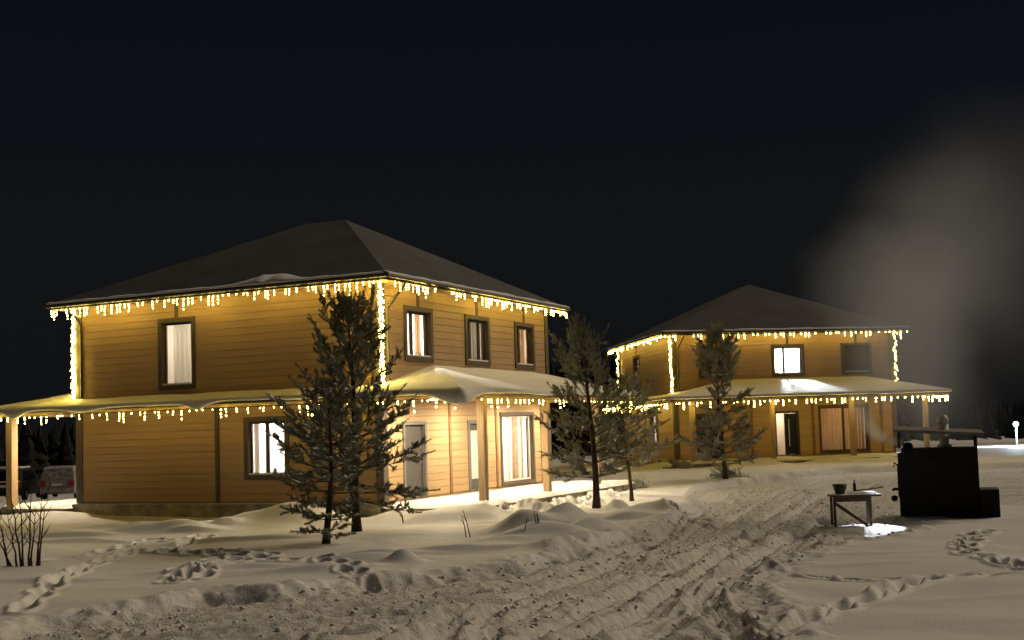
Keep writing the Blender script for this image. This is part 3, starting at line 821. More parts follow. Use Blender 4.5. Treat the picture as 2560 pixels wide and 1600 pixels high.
    for par, y0, y1 in ((s_, -2.93, -0.03), (s2, LA + 0.03, LA + 2.95)):
        nx_, ny_ = 60, 16; V = []; Fc = []
        for j in range(ny_ + 1):
            for i in range(nx_ + 1):
                x = -0.44 + (LB + 1.08) * i / nx_; y = y0 + (y1 - y0) * j / ny_
                ed = min(i, nx_ - i, j, ny_ - j)
                nn = float(fbm(np.array([x / 1.1]), np.array([y / 1.1]), 3, 70 + k)[0])
                V.append((x, y, (-0.03 + 0.045 * nn) if ed else -0.135))
        for j in range(ny_):
            for i in range(nx_):
                q = j * (nx_ + 1) + i; Fc.append((q, q + 1, q + nx_ + 2, q + nx_ + 1))
        mb = MB(); mb.add(V, Fc); mb.build('snow_cover', 'snow', par, True)
    # snow lying on the ledge of the plinth
    mb = MB(); mb.box(-0.17, -0.03, 0.0, LA, -0.03, -0.008); mb.build('ledge_snow', 'snow', h)
    # main hip roof
    ez = HE + 0.05; a0, a1, b0, b1 = -OV, LA + OV, -OV, LB + OV
    mb = MB()
    V = [(b0, a0, ez), (b1, a0, ez), (b1, a1, ez), (b0, a1, ez), (LB / 2, RA, HR), (LB / 2, LA - RA, HR)]
    mb.add(V, [(0, 1, 4), (1, 2, 5, 4), (2, 3, 5), (3, 0, 4, 5)])
    roof = mb.build('roof', 'dusted_roof', h)
    fb = MB()
    for (x0, x1, y0, y1) in ((b0, b1, a0, a0 + 0.03), (b0, b1, a1 - 0.03, a1), (b0, b0 + 0.03, a0 + 0.03, a1 - 0.03), (b1 - 0.03, b1, a0 + 0.03, a1 - 0.03)):
        fb.box(x0, x1, y0, y1, HE - 0.13, ez - 0.003)
    fb.build('fascia', 'gutter', roof)
    sb = MB(); sb.box(b0 + 0.03, b1 - 0.03, a0 + 0.03, a1 - 0.03, HE - 0.12, HE - 0.10); sb.build('soffit', 'soffit_wood', roof)
    gt = MB()
    gt.tube([(b0 - 0.06, a0 - 0.06, HE - 0.02), (b0 - 0.06, a1 + 0.06, HE - 0.03)], 0.06, 8)
    gt.tube([(b0 - 0.06, a0 - 0.06, HE - 0.02), (b1 + 0.06, a0 - 0.06, HE - 0.03)], 0.06, 8)
    gt.build('gutter', 'gutter', roof)
    # snow remaining along the eaves: a thin broken roll, thicker lumps by the middle
    for nm, P0, P1, out in (('A', (b0, a0), (b0, a1), (-1, 0)), ('B', (b0, a0), (b1, a0), (0, -1))):
        n = 130; V = []; Fc = []
        for i in range(n + 1):
            t = i / n; x = P0[0] + (P1[0] - P0[0]) * t; y = P0[1] + (P1[1] - P0[1]) * t
            amp = 0.03 + 0.05 * max(0, nz1(t * 22, 5 + k) + 0.1)
            run = 0.10 + 0.1 * max(0, nz1(t * 15, 8 + k))
            if near and nm == 'A':
                q = math.exp(-((y - 3.4) / 1.0) ** 2)
                amp += 0.12 * q * max(0.15, 0.6 + nz1(t * 40, 3)); run += 0.7 * q
            slope = (HR - ez) / (LB / 2 + OV) if nm == 'A' else (HR - ez) / (RA + OV)
            for (u, hh) in ((-run, -0.004), (-run * 0.5, amp), (0.01, amp * 0.9), (0.09, amp * 0.4), (0.10, -0.02), (0.03, -0.05)):
                V.append((x + out[0] * u, y + out[1] * u, ez - min(u, 0) * slope + hh))
        for i in range(n):
            for q in range(5): Fc.append((i * 6 + q, i * 6 + q + 1, (i + 1) * 6 + q + 1, (i + 1) * 6 + q))
        mb = MB(); mb.add(V, Fc); mb.build('eave_snow', 'snow', roof, True)
    # lower skirt roof: over the front porch, along the side and over the back porch
    xr = LB + 1.3; yb = -2.9; yd = LA + 2.9; e0 = 2.85
    def P(x, y): return (x, y, lower_planes(x, y))
    mb = MB()
    S = [(-1, yb, e0), P(2.9, 0), (0.0, 0, 3.055), (0.0, LA, 3.055), P(2.9, LA), (-1, yd, e0)]
    mb.add(S, [(0, 1, 2), (0, 2, 3, 5), (3, 4, 5)])
    mb.add([(-1, yb, e0), (xr, yb, e0), (LB - 1.6, 0, 3.65), (2.9, 0, 3.65)], [(0, 1, 2, 3)])
    mb.add([(xr, yb, e0), (xr, 0, e0), (LB - 1.6, 0, 3.65)], [(0, 1, 2)])
    mb.add([(-1, yd, e0), (xr, yd, e0), (LB - 1.6, LA, 3.65), (2.9, LA, 3.65)], [(3, 2, 1, 0)])
    low = mb.build('porch_roof', 'dusted_roof', h)
    so = MB(); so.box(-0.97, xr - 0.03, yb + 0.03, -0.002, 2.70, 2.72); so.box(-0.97, xr - 0.03, LA + 0.002, yd - 0.03, 2.70, 2.72); so.box(-0.97, -0.052, 0.0, LA, 2.70, 2.72)
    so.build('soffit', 'soffit_wood', low)
    fb = MB(); fb.box(-1, xr, yb, yb + 0.03, 2.69, e0 - 0.004); fb.box(-1, -0.97, yb + 0.03, yd - 0.03, 2.69, e0 - 0.004); fb.box(-1, xr, yd - 0.03, yd, 2.69, e0 - 0.004); fb.box(xr - 0.03, xr, yb + 0.03, 0, 2.69, e0 - 0.004)
    fb.build('fascia', 'soffit_wood' if near else 'trim', low)
    gt = MB(); gt.tube([(-1.035, yd - 0.05, 2.79), (-1.035, yb - 0.03, 2.80), (xr - 0.05, yb - 0.035, 2.79)], 0.034, 8); gt.build('gutter', 'gutter', low)
    th = 0.11
    # one continuous blanket: back porch, round the corner, side, round the corner, front porch, far end
    st = []; par = []
    n = 150
    def corner(cx, cy, d0, d1, z=e0):
        for i in range(1, 8):
            t = i / 8 * math.pi / 2
            st.append(((cx, cy, z), (cx, cy, z + 0.001), (d0[0] * math.cos(t) + d1[0] * math.sin(t), d0[1] * math.cos(t) + d1[1] * math.sin(t)))); par.append(('c', cx, cy))
    for i in range(n + 1):
        x = xr + (-1 - xr) * i / n
        ym = min(max(yd - 2.9 * (x + 1) / 3.9, LA + 0.055), yd - 0.001)
        st.append(((x, yd, e0), (x, ym, lower_planes(x, ym)), (0, 1))); par.append(('d', x, yd))
    corner(-1, yd, (0, 1), (-1, 0))
    for i in range(n + 1):
        y = yd + (yb - yd) * i / n
        if y > LA: xm = -1 + 3.9 * (yd - y) / 2.9
        elif y < 0: xm = -1 + 3.9 * (y - yb) / 2.9
        else: xm = -0.055
        xm = max(xm, -0.999)
        st.append(((-1, y, e0), (xm, y, lower_planes(xm, y)), (-1, 0))); par.append(('a', -1, y))
    corner(-1, yb, (-1, 0), (0, -1))
    for i in range(n + 1):
        x = -1 + (xr + 1) * i / n
        if x < 2.9: ym = yb + 2.9 * (x + 1) / 3.9
        elif x > LB - 1.6: ym = yb + 2.9 * (xr - x) / 2.9
        else: ym = -0.055
        ym = max(ym, yb + 0.001)
        st.append(((x, yb, e0), (x, ym, lower_planes(x, ym)), (0, -1))); par.append(('b', x, yb))
    corner(xr, yb, (0, -1), (1, 0))
    for i in range(31):
        y = yb + 2.9 * i / 30; xm = max(xr - 2.9 * i / 30, LB + 0.055)
        st.append(((xr, y, e0), (xm, y, lower_planes(xm, y)), (1, 0))); par.append(('e', xr, y))
    def drop(i):
        q, x, y = par[i]
        v = 0.035 + 0.06 * max(0, nz1((x - y) * 0.55, 12 + k) + 0.1)
        if near:
            cd = math.hypot(x + 1, y - yb)
            v += 0.28 * math.exp(-(cd / 0.7) ** 2)
            if q == 'a':
                v += 0.10 * math.exp(-((y - 9.5) / 0.7) ** 2) + 0.16 * math.exp(-((y - 5.3) / 0.35) ** 2) + 0.22 * math.exp(-((y - 12.2) / 0.4) ** 2)
                v *= 1 - 0.85 * float(sstep(np.array((y - 2.2) / 0.4)) * sstep(np.array((4.9 - y) / 0.5)))
        return v
    snow_strip('snow_cover', low, st, lambda i: 0.06 + 0.04 * max(0, nz1((par[i][1] - par[i][2]) * 0.8, 15 + k) + 0.3) + 0.25 * drop(i), drop, th, 5 + k)
    # posts and beam
    posts = [1.15, 5.35, 9.4] if near else [0.12, 3.93, 7.81, 11.45]
    for x in posts:
        mb = MB(); mb.box(x - 0.10, x + 0.10, -2.5, -2.3, -0.12, 2.699); mb.build('post', 'post_wood', h)
    if near:
        mb = MB(); mb.box(posts[0] + 0.101, posts[1] - 0.101, -2.47, -2.33, 2.52, 2.698); mb.build('beam', 'post_wood', h)
    for x in (-0.34, 4.0, 8.0):
        mb = MB(); mb.box(x - 0.12, x + 0.12, LA + 2.25, LA + 2.49, -0.12, 2.699); mb.build('post', 'post_wood', h)
    # downpipes
    dp = MB(); dp.tube([(0.42, -OV - 0.05, HE - 0.06), (0.42, -OV + 0.02, HE - 0.2), (0.22, -0.16, HE - 0.75), (0.22, -0.11, HE - 0.95), (0.22, -0.11, 3.25)], 0.04, 8)
    dp.build('downpipe', 'gutter', h)
    dp = MB(); dp.tube([(-OV - 0.02, LA - 0.1, HE - 0.06), (-0.2, LA - 0.28, HE - 0.5), (-0.11, LA - 0.28, HE - 0.7), (-0.11, LA - 0.28, 3.2)], 0.04, 8)
    dp.build('downpipe', 'gutter', h)
    return h

H1_LOC, H1_YAW = (-3.5268, 33.1855, 0.35), 1.131
H2_LOC, H2_YAW = (7.6419, 59.1139, 0.477), 0.15
h1 = house(1, H1_LOC, H1_YAW, 'nearer two-storey ochre timber house with brightly lit porch and three lit upper windows')
h2 = house(2, H2_LOC, H2_YAW, 'farther ochre timber house behind the small pines, one upper window blazing white')

# ------------------------------------------------------------------ fairy lights
def strand_meshes(mname, r, nvar=9, seed=5, gap=1.6):
    out = []
    rg = random.Random(seed)
    for k in range(nvar):
        n = [1, 1, 2, 2, 3, 3, 3, 4, 4][k % 9]
        mb = MB(); z = -0.04; x = 0; y = 0
        pts = [(0, 0, 0.02)]
        for i in range(n):
            x += rg.uniform(-0.012, 0.012); y += rg.uniform(-0.012, 0.012)
            mb.ball((x, y, z), r * rg.uniform(0.75, 1.15), 0, rg.uniform(1.0, 1.5))
            pts.append((x, y, z)); z -= r * rg.uniform(gap, gap * 1.8)
        mb.tube(pts, 0.004, 4, 1)
        out.append(mb.mesh('light_strand', [mname, 'cable']))
    return out
ST_NEAR = strand_meshes('bulb_near', 0.0175, gap=2.5)
ST_DOT = strand_meshes('bulb_near', 0.018, seed=8, gap=3.3)
ST_FAR = strand_meshes('bulb_far', 0.032, seed=6, gap=2.3)

def icicle(loc, yaw, p0, p1, n, meshes, label, seed, pick=(0, 9), sag=0.0, jit=0.35):
    """a curtain of light drops between two points of a house (house-local)"""
    rg = random.Random(seed)
    root = empty('icicle_lights', loc, yaw)
    tag(root, label, 'string lights', 'fairy lights hung on the houses')
    a, b = Vector(p0), Vector(p1)
    pts = []
    for i in range(n):
        t = (i + 0.5 + rg.uniform(-jit, jit)) / n
        q = a.lerp(b, t); q.z -= sag * rg.random()
        pts.append(q)
        if rg.random() < 0.12: continue
        o = link('light_strand', meshes[rg.randrange(*pick)], root)
        o.location = q; o.rotation_euler = (0, 0, rg.uniform(0, 6.28))
        s = rg.uniform(0.8, 1.15); o.scale = (s, s, s * rg.uniform(0.9, 1.3))
    mb = MB(); mb.tube([a] + pts + [b], 0.008, 4); mb.build('cable', 'cable', root)
    return root

def corner_string(loc, yaw, x, y, z0, z1, n, mname, r, label, seed):
    rg = random.Random(seed)
    root = empty('corner_lights', loc, yaw)
    tag(root, label, 'string lights', 'fairy lights wound down the house corners')
    mbs = []
    for k in range(4):
        mb = MB(); mb.ball((0, 0, 0), r * (0.75 + 0.18 * k), 0, 1.15); mbs.append(mb.mesh('bulb', [mname]))
    pts = []
    for i in range(n):
        z = z1 + (z0 - z1) * (i + rg.uniform(-0.3, 0.3)) / n
        p = Vector((x + rg.uniform(-0.07, 0.05), y + rg.uniform(-0.07, 0.05), z))
        pts.append(p)
        if rg.random() < 0.10: continue
        o = link('bulb', mbs[rg.randrange(4)], root); o.location = p
    mb = MB(); mb.tube(pts, 0.007, 4); mb.build('cable', 'cable', root)
    return root

zE = HE - 0.13
lo, yw = H1_LOC, H1_YAW
icicle(lo, yw, (-OV - 0.02, LA + OV - 0.1, zE), (-OV - 0.02, -OV + 0.1, zE), 66, ST_NEAR, 'yellow icicle lights under the long upper eave of the nearer house', 1)
icicle(lo, yw, (-OV + 0.25, -OV - 0.02, zE), (LB + OV - 0.05, -OV - 0.02, zE), 70, ST_NEAR, 'yellow icicle lights under the upper eave above the three lit windows', 2)
icicle(lo, yw, (-OV + 0.1, LA + OV, zE), (LB * 0.25, LA + OV, zE), 9, ST_NEAR, 'bunched icicle lights at the far upper corner of the nearer house', 3, pick=(3, 9))
icicle(lo, yw, (-1.09, LA - 0.2, 2.66), (-1.09, 0.3, 2.66), 40, ST_DOT, 'yellow icicle lights under the snowy lower eave of the nearer house', 4)
icicle(lo, yw, (-1.09, LA + 2.9, 2.66), (-1.09, LA + 0.1, 2.66), 13, ST_DOT, 'icicle lights under the side porch eave above the parked cars', 5)
icicle(lo, yw, (-1.05, -0.1, 2.66), (-1.05, -2.85, 2.66), 12, ST_DOT, 'icicle lights on the porch end eave behind the tall pine', 6, pick=(0, 5))
icicle(lo, yw, (-0.6, -2.94, 2.66), (LB + 1.2, -2.94, 2.66), 44, ST_DOT, 'icicle lights along the porch eave over the patio door', 7, pick=(0, 6))
corner_string(lo, yw, -0.09, -0.09, 3.15, 5.85, 170, 'bulb_near', 0.020, 'string of lights wound down the corner beside the downpipe', 11)
corner_string(lo, yw, -0.06, LA + 0.09, 3.2, 5.85, 160, 'bulb_near', 0.020, 'string of lights down the outer corner of the nearer house', 12)
lo, yw = H2_LOC, H2_YAW
icicle(lo, yw, (-OV, -OV - 0.02, zE), (LB + OV - 0.05, -OV - 0.02, zE), 48, ST_FAR, 'icicle lights under the upper front eave of the farther house', 21, pick=(0, 3))
icicle(lo, yw, (-OV - 0.02, LA + OV, zE), (-OV - 0.02, -OV + 0.1, zE), 44, ST_FAR, 'icicle lights under the upper side eave of the farther house', 22, pick=(0, 3))
icicle(lo, yw, (-0.95, -2.95, 2.64), (LB + 1.25, -2.95, 2.64), 54, ST_FAR, 'icicle lights along the porch eave of the farther house', 23, pick=(0, 5))
icicle(lo, yw, (-1.09, LA, 2.64), (-1.09, -2.8, 2.64), 46, ST_FAR, 'icicle lights on the lower side eave between the two houses', 24, pick=(0, 6))
icicle(lo, yw, (LB + OV, -OV, zE), (LB + OV, 2.6, zE), 10, ST_FAR, 'bunched icicle lights at the smoky upper corner', 25, pick=(0, 5))
icicle(lo, yw, (LB + 1.32, -2.9, 2.64), (LB + 1.32, -0.2, 2.64), 9, ST_FAR, 'bunched icicle lights at the porch corner above the black stove', 26, pick=(1, 6))
corner_string(lo, yw, -0.10, -0.02, 3.1, 5.8, 30, 'bulb_far', 0.042, 'string of lights down the dark corner board of the farther house', 31)
corner_string(lo, yw, LB + 0.10, -0.05, 3.3, 5.8, 30, 'bulb_far', 0.040, 'string of lights down the smoky corner of the farther house', 32)
corner_string(lo, yw, -0.08, LA + 0.08, 3.2, 5.8, 28, 'bulb_far', 0.042, 'string of lights down the rear corner of the farther house', 33)

# ------------------------------------------------------------------ porch lamps (the light under the nearer house's porch roofs)
def porch_lamp(loc, yaw, p, label, mname='porch_light', r=0.06):
    M = Matrix.Rotation(yaw, 4, 'Z')
    w = Vector(loc) + M @ Vector(p)
    root = empty('porch_lamp', w, yaw)
    tag(root, label, 'lamp', 'lamps under the porch roof')
    n = 14
    mb = MB(); mb.tube([(0, 0, 0.0), (0, 0, -0.02)], r + 0.025, n); mb.build('housing', 'white_plastic', root)
    mb = MB(); mb.add([(r * math.cos(2 * math.pi * i / n), r * math.sin(2 * math.pi * i / n), -0.023) for i in range(n)], [tuple(range(n - 1, -1, -1))])
    mb.build('diffuser', mname, root)
for i, (x, lb) in enumerate(((0.55, 'flat ceiling lamp under the porch roof before the plain grey door'), (3.6, 'flat ceiling lamp under the porch roof between the two doors'), (7.0, 'flat ceiling lamp under the porch roof by the patio door'), (9.9, 'flat ceiling lamp at the far end of the lit porch'))):
    porch_lamp(H1_LOC, H1_YAW, (x, -1.25, 2.70), lb)
porch_lamp(H1_LOC, H1_YAW, (0.6, LA + 1.3, 2.70), 'flat ceiling lamp under the side porch by the lit post')
porch_lamp(H1_LOC, H1_YAW, (5.0, LA + 1.3, 2.70), 'flat ceiling lamp under the side porch farther back')

# ------------------------------------------------------------------ pines
def pine(name, base, top, profile, label, needles, seed, whorl=0.30, nb=(5, 7), bare=0.12, up_top=1.0, up_bot=0.05, droop=0.25, snow=0.25, trunk_r=0.07, fork=None, needle_len=0.085, dens=0.95, skew=(0, 0), extra=(), shoot=0.32):
    rg = random.Random(seed); nr = np.random.default_rng(seed)
    bz = ground_z(base[0], base[1])
    root = empty(name, (base[0], base[1], bz))
    tag(root, label, 'tree', 'young pines in the yard')
    H = top[2] - bz
    lean = Vector((top[0] - base[0], top[1] - base[1], 0))
    def axis(t):
        return Vector((lean.x * t + 0.05 * math.sin(t * 5 + seed), lean.y * t, H * t - 0.08 * (t < 0.01)))
    tr = MB()
    tr.tube([axis(i / 14) for i in range(15)], [max(0.008, trunk_r * (1 - i / 14) ** 0.8) * (1.35 if i == 0 else 1) for i in range(15)], 8)
    stems = [(axis, 1.0)]
    shoots = []           # (p0, dir, length)
    br = MB()
    def branch(p0, az, el, L, drp, rb):
        n = 7; p = p0.copy(); pts = [p.copy()]
        d = Vector((math.cos(az) * math.cos(el), math.sin(az) * math.cos(el), math.sin(el)))
        for i in range(n):
            t = i / n
            d = (d + Vector((0, 0, -drp * (1 - t) + 0.45 * t)) * 0.35 + Vector((rg.uniform(-.08, .08), rg.uniform(-.08, .08), rg.uniform(-.06, .06)))).normalized()
            p = p + d * (L / n); pts.append(p.copy())
        br.tube(pts, [max(0.004, rb * (1 - i / n)) for i in range(n + 1)], 5, cap=False)
        # tufted side shoots all round the outer part of the branch
        k = max(3, int(L / 0.085 * dens))
        for i in range(k):
            t = 0.30 + 0.70 * ((i + rg.random()) / k) ** 0.8
            j = min(int(t * n), n - 1); q = pts[j].lerp(pts[j + 1], t * n - j); dd = (pts[j + 1] - pts[j]).normalized()
            sv = dd.cross(Vector((0, 0, 1)))
            if sv.length < 1e-3: sv = Vector((1, 0, 0))
            sv.normalize(); uv = sv.cross(dd)
            a_ = rg.choice((0.0, math.pi)) + rg.gauss(0, 0.75)
            rad_ = sv * math.cos(a_) + uv * math.sin(a_)
            v = (dd * rg.uniform(0.45, 1.0) + rad_ * rg.uniform(0.4, 0.9) + Vector((0, 0, rg.uniform(-0.1, 0.4) + 0.5 * max(0, p0.z / H - 0.35)))).normalized()
            l = shoot * rg.uniform(0.45, 1.1) * (1.2 - 0.55 * t) * min(1.0, 0.45 + 0.6 * L)
            shoots.append((q, v, l))
            for _ in range(rg.choice((0, 1, 2, 2))):
                w = (v + Vector((rg.gauss(0, 0.5), rg.gauss(0, 0.5), rg.gauss(0.15, 0.4)))).normalized()
                shoots.append((q + v * l * rg.uniform(0.35, 0.7), w, l * rg.uniform(0.45, 0.75)))
        shoots.append((pts[-1], d, shoot * rg.uniform(0.7, 1.1)))
    def rad(t):
        for i in range(len(profile) - 1):
            t0, r0 = profile[i]; t1, r1 = profile[i + 1]
            if t0 <= t <= t1: return r0 + (r1 - r0) * (t - t0) / (t1 - t0)
        return 0
    z = bare * H
    while z < H * 0.975:
        t = z / H; rr = rad(t)
        if rr > 0.05:
            m = rg.randint(*nb); a0 = rg.random() * 6.28
            for b_ in range(m):
                az = a0 + 6.283 * b_ / m + rg.uniform(-0.3, 0.3)
                el = up_bot + (up_top - up_bot) * t ** 0.85 + rg.uniform(-0.12, 0.12)
                L = rr * rg.uniform(0.55, 1.18) / max(0.45, math.cos(el) * 0.95)
                L *= 1 + skew[0] * math.cos(az) + skew[1] * math.sin(az)
                branch(axis(t) + Vector((0, 0, rg.uniform(-0.05, 0.05))), az, el, max(0.1, L), droop * (1 - t) * 1.2, 0.010 + 0.012 * (1 - t) * min(1, L))
        z += whorl * rg.uniform(0.75, 1.2)
    for (t, az, el, L, drp) in extra: branch(axis(t), az, el, L, drp, 0.022)
    # leader
    shoots.append((axis(0.93), (axis(1.0) - axis(0.9)).normalized(), H * 0.075))
    for b_ in range(4):
        shoots.append((axis(0.965), Vector((0.5 * math.cos(b_ * 1.6), 0.5 * math.sin(b_ * 1.6), 0.9)).normalized(), H * 0.04))
    if fork:
        f0, off, ft = fork
        pts = []
        for i in range(10):
            u = i / 9; q = axis(f0 + (ft - f0) * u) + Vector((off * math.sin(min(1, u * 2.2) * math.pi / 2), 0.05 * u, 0)); pts.append(q)
        tr.tube(pts, [trunk_r * 0.7 * (1 - 0.75 * i / 9) for i in range(10)], 7)
    trunk = tr.build('trunk', 'bark', root, True)
    br.build('branches', 'bark', root)
    # needles on every shoot
    P0 = np.array([tuple(s[0]) for s in shoots]); D = np.array([tuple(s[1]) for s in shoots]); Ls = np.array([s[2] for s in shoots])
    per = np.maximum(16, (Ls / 0.0040)).astype(int)
    ix = np.repeat(np.arange(len(shoots)), per); N = len(ix)
    u = nr.random(N)
    Dn = D[ix]; base_p = P0[ix] + Dn * (u * Ls[ix])[:, None]
    rv = nr.normal(size=(N, 3)); rv -= (rv * Dn).sum(1, keepdims=True) * Dn; rv /= np.linalg.norm(rv, axis=1, keepdims=True) + 1e-9
    ang = nr.uniform(0.35, 0.95, N)[:, None]
    nd = Dn * np.cos(ang) + rv * np.sin(ang)
    ln = (needle_len * nr.uniform(0.7, 1.15, N) * (0.75 + 0.35 * (1 - u)))[:, None]
    sd = np.cross(nd, nr.normal(size=(N, 3))); sd /= np.linalg.norm(sd, axis=1, keepdims=True) + 1e-9
    wv = needle_len * 0.09
    V = np.empty((N, 3, 3)); V[:, 0] = base_p + sd * wv; V[:, 1] = base_p - sd * wv; V[:, 2] = base_p + nd * ln
    me = np_mesh('crown', V.reshape(-1, 3), np.arange(N * 3).reshape(-1, 3), needles)
    link('crown', me, root)
    # snow lodged on the upper side of the shoots
    if snow > 0:
        sb = MB()
        for (p, d, l) in shoots:
            if rg.random() < snow and d.z < 0.75:
                c = p + d * l * rg.uniform(0.3, 0.7) + Vector((0, 0, 0.018)); hl = l * rg.uniform(0.25, 0.5); hw = rg.uniform(0.025, 0.055)
                sdv = d.cross(Vector((0, 0, 1)))
                if sdv.length < 1e-3: continue
                sdv.normalize(); upv = Vector((0, 0, 1))
                q = [c - d * hl, c + d * hl, c + sdv * hw, c - sdv * hw, c + upv * hw * 0.9 - d * hl * 0.3, c + upv * hw * 0.7 + d * hl * 0.35]
                sb.add([tuple(x) for x in q], [(0, 2, 4), (4, 2, 5), (5, 2, 1), (0, 4, 3), (4, 5, 3), (5, 1, 3), (0, 3, 1, 2)])
        tag(sb.build('snow', 'snow', root), kind='stuff')
    return root

pine('pine_tree', (-3.55, 28.0), (-3.72, 28.0, 5.22), [(0, 0.9), (0.12, 1.0), (0.22, 1.15), (0.36, 1.2), (0.46, 1.1), (0.6, 1.0), (0.70, 0.85), (0.76, 0.55), (0.85, 0.42), (0.93, 0.16), (1.0, 0.0)],
     'tall dark pine with a forked trunk in front of the lit porch corner', 'needles_dark', 11, whorl=0.29, nb=(5, 6), bare=0.24, up_top=1.25, up_bot=0.0, droop=0.2, snow=0.34, trunk_r=0.10, fork=(0.13, -0.30, 0.62),
     extra=((0.16, 0.1, 0.25, 1.55, 0.35), (0.19, -0.5, 0.2, 1.45, 0.4), (0.27, 0.15, 0.15, 1.5, 0.1), (0.2, 0.5, 0.1, 1.2, 0.5), (0.13, 0.0, 0.05, 1.2, 0.4)))
pine('pine_tree', (-3.86, 25.3), (-3.72, 25.3, 3.2), [(0, 0.35), (0.08, 0.5), (0.2, 0.7), (0.4, 0.95), (0.6, 0.95), (0.8, 0.6), (1.0, 0.05)],
     'shorter dark pine with snow on its boughs, standing before the tall one', 'needles_dark', 12, whorl=0.25, nb=(5, 6), bare=0.07, up_top=0.7, up_bot=-0.05, droop=0.25, snow=0.38, trunk_r=0.075, skew=(-0.25, 0))
pine('pine_tree', (2.12, 33.6), (1.98, 33.6, 4.85), [(0, 1.0), (0.14, 1.2), (0.3, 1.3), (0.45, 1.05), (0.6, 0.85), (0.72, 0.72), (0.85, 0.42), (1.0, 0.0)],
     'slender pine with a bare lower trunk between the two houses', 'needles_mid', 13, whorl=0.28, nb=(5, 6), bare=0.17, up_top=1.15, up_bot=0.0, droop=0.22, snow=0.10, trunk_r=0.10, skew=(-0.15, 0))
pine('pine_tree', (3.36, 37.0), (3.25, 37.0, 3.54), [(0, 0.8), (0.3, 1.05), (0.5, 1.15), (0.65, 1.0), (0.8, 0.65), (1.0, 0.05)],
     'thin low-crowned pine behind the slender one, lit by the porch', 'needles_frost', 14, whorl=0.24, nb=(4, 6), bare=0.30, up_top=0.8, up_bot=-0.25, droop=0.4, snow=0.10, trunk_r=0.06, skew=(0.25, 0))
pine('pine_tree', (7.91, 47.3), (7.77, 47.3, 5.50), [(0, 0.2), (0.12, 0.95), (0.2, 1.35), (0.3, 1.25), (0.36, 0.6), (0.44, 0.25), (0.56, 0.25), (0.62, 0.65), (0.72, 0.78), (0.86, 0.6), (0.95, 0.25), (1.0, 0.0)],
     'frosted pine with a gap in its crown before the farther house', 'needles_frost', 15, whorl=0.28, nb=(4, 6), bare=0.13, up_top=1.0, up_bot=0.05, droop=0.25, snow=0.04, trunk_r=0.09, needle_len=0.09, dens=1.25, shoot=0.40,
     extra=((0.50, 0.0, 0.25, 1.25, 0.1), (0.46, 0.3, 0.1, 0.9, 0.1), (0.48, 3.0, 0.05, 0.6, 0.1)))
# low frosted shrubs
def shrub(name, base, r, h, label, needles, seed, group=None):
    rg = random.Random(seed); nr = np.random.default_rng(seed)
    bz = ground_z(*base)
    root = empty(name, (base[0], base[1], bz)); tag(root, label, 'shrub', group)
    br = MB(); sh = []
    for i in range(26):
        az = rg.random() * 6.28; el = rg.uniform(0.25, 1.4); L = h * rg.uniform(0.6, 1.2)
        d = Vector((math.cos(az) * math.cos(el) * r / h, math.sin(az) * math.cos(el) * r / h, math.sin(el)))
        p = Vector((0, 0, -0.05)); pts = [p]
        for k in range(4):
            p = p + d * L / 4 + Vector((rg.uniform(-.04, .04), rg.uniform(-.04, .04), -0.02 * k)); pts.append(p)
            for q in range(3): sh.append((p, Vector((rg.uniform(-1, 1), rg.uniform(-1, 1), rg.uniform(-.1, 1))).normalized(), 0.16))
        br.tube(pts, [0.012, 0.01, 0.008, 0.006, 0.004], 4, cap=False)
    br.build('branches', 'twig', root)
    P0 = np.array([tuple(s[0]) for s in sh]); D = np.array([tuple(s[1]) for s in sh]); per = 16
    ix = np.repeat(np.arange(len(sh)), per); N = len(ix); u = nr.random(N)
    b = P0[ix] + D[ix] * (u * 0.16)[:, None]; nd = D[ix] + nr.normal(size=(N, 3)) * 0.5; nd /= np.linalg.norm(nd, axis=1, keepdims=True)
    sd = np.cross(nd, nr.normal(size=(N, 3))); sd /= np.linalg.norm(sd, axis=1, keepdims=True)
    V = np.stack([b + sd * 0.008, b - sd * 0.008, b + nd * 0.07], 1)
    link('crown', np_mesh('crown', V.reshape(-1, 3), np.arange(N * 3).reshape(-1, 3), needles), root)
shrub('low_shrub', (8.2, 48.2), 0.9, 0.55, 'frosted undergrowth at the foot of the gap-crowned pine', 'needles_frost', 31)
shrub('low_shrub', (7.2, 55.6), 0.8, 0.5, 'low snowy bush beside the far porch steps', 'needles_frost', 32)
shrub('low_shrub', (4.2, 44.0), 0.6, 0.45, 'small frosted bush at the end of the near porch slab', 'needles_frost', 33)

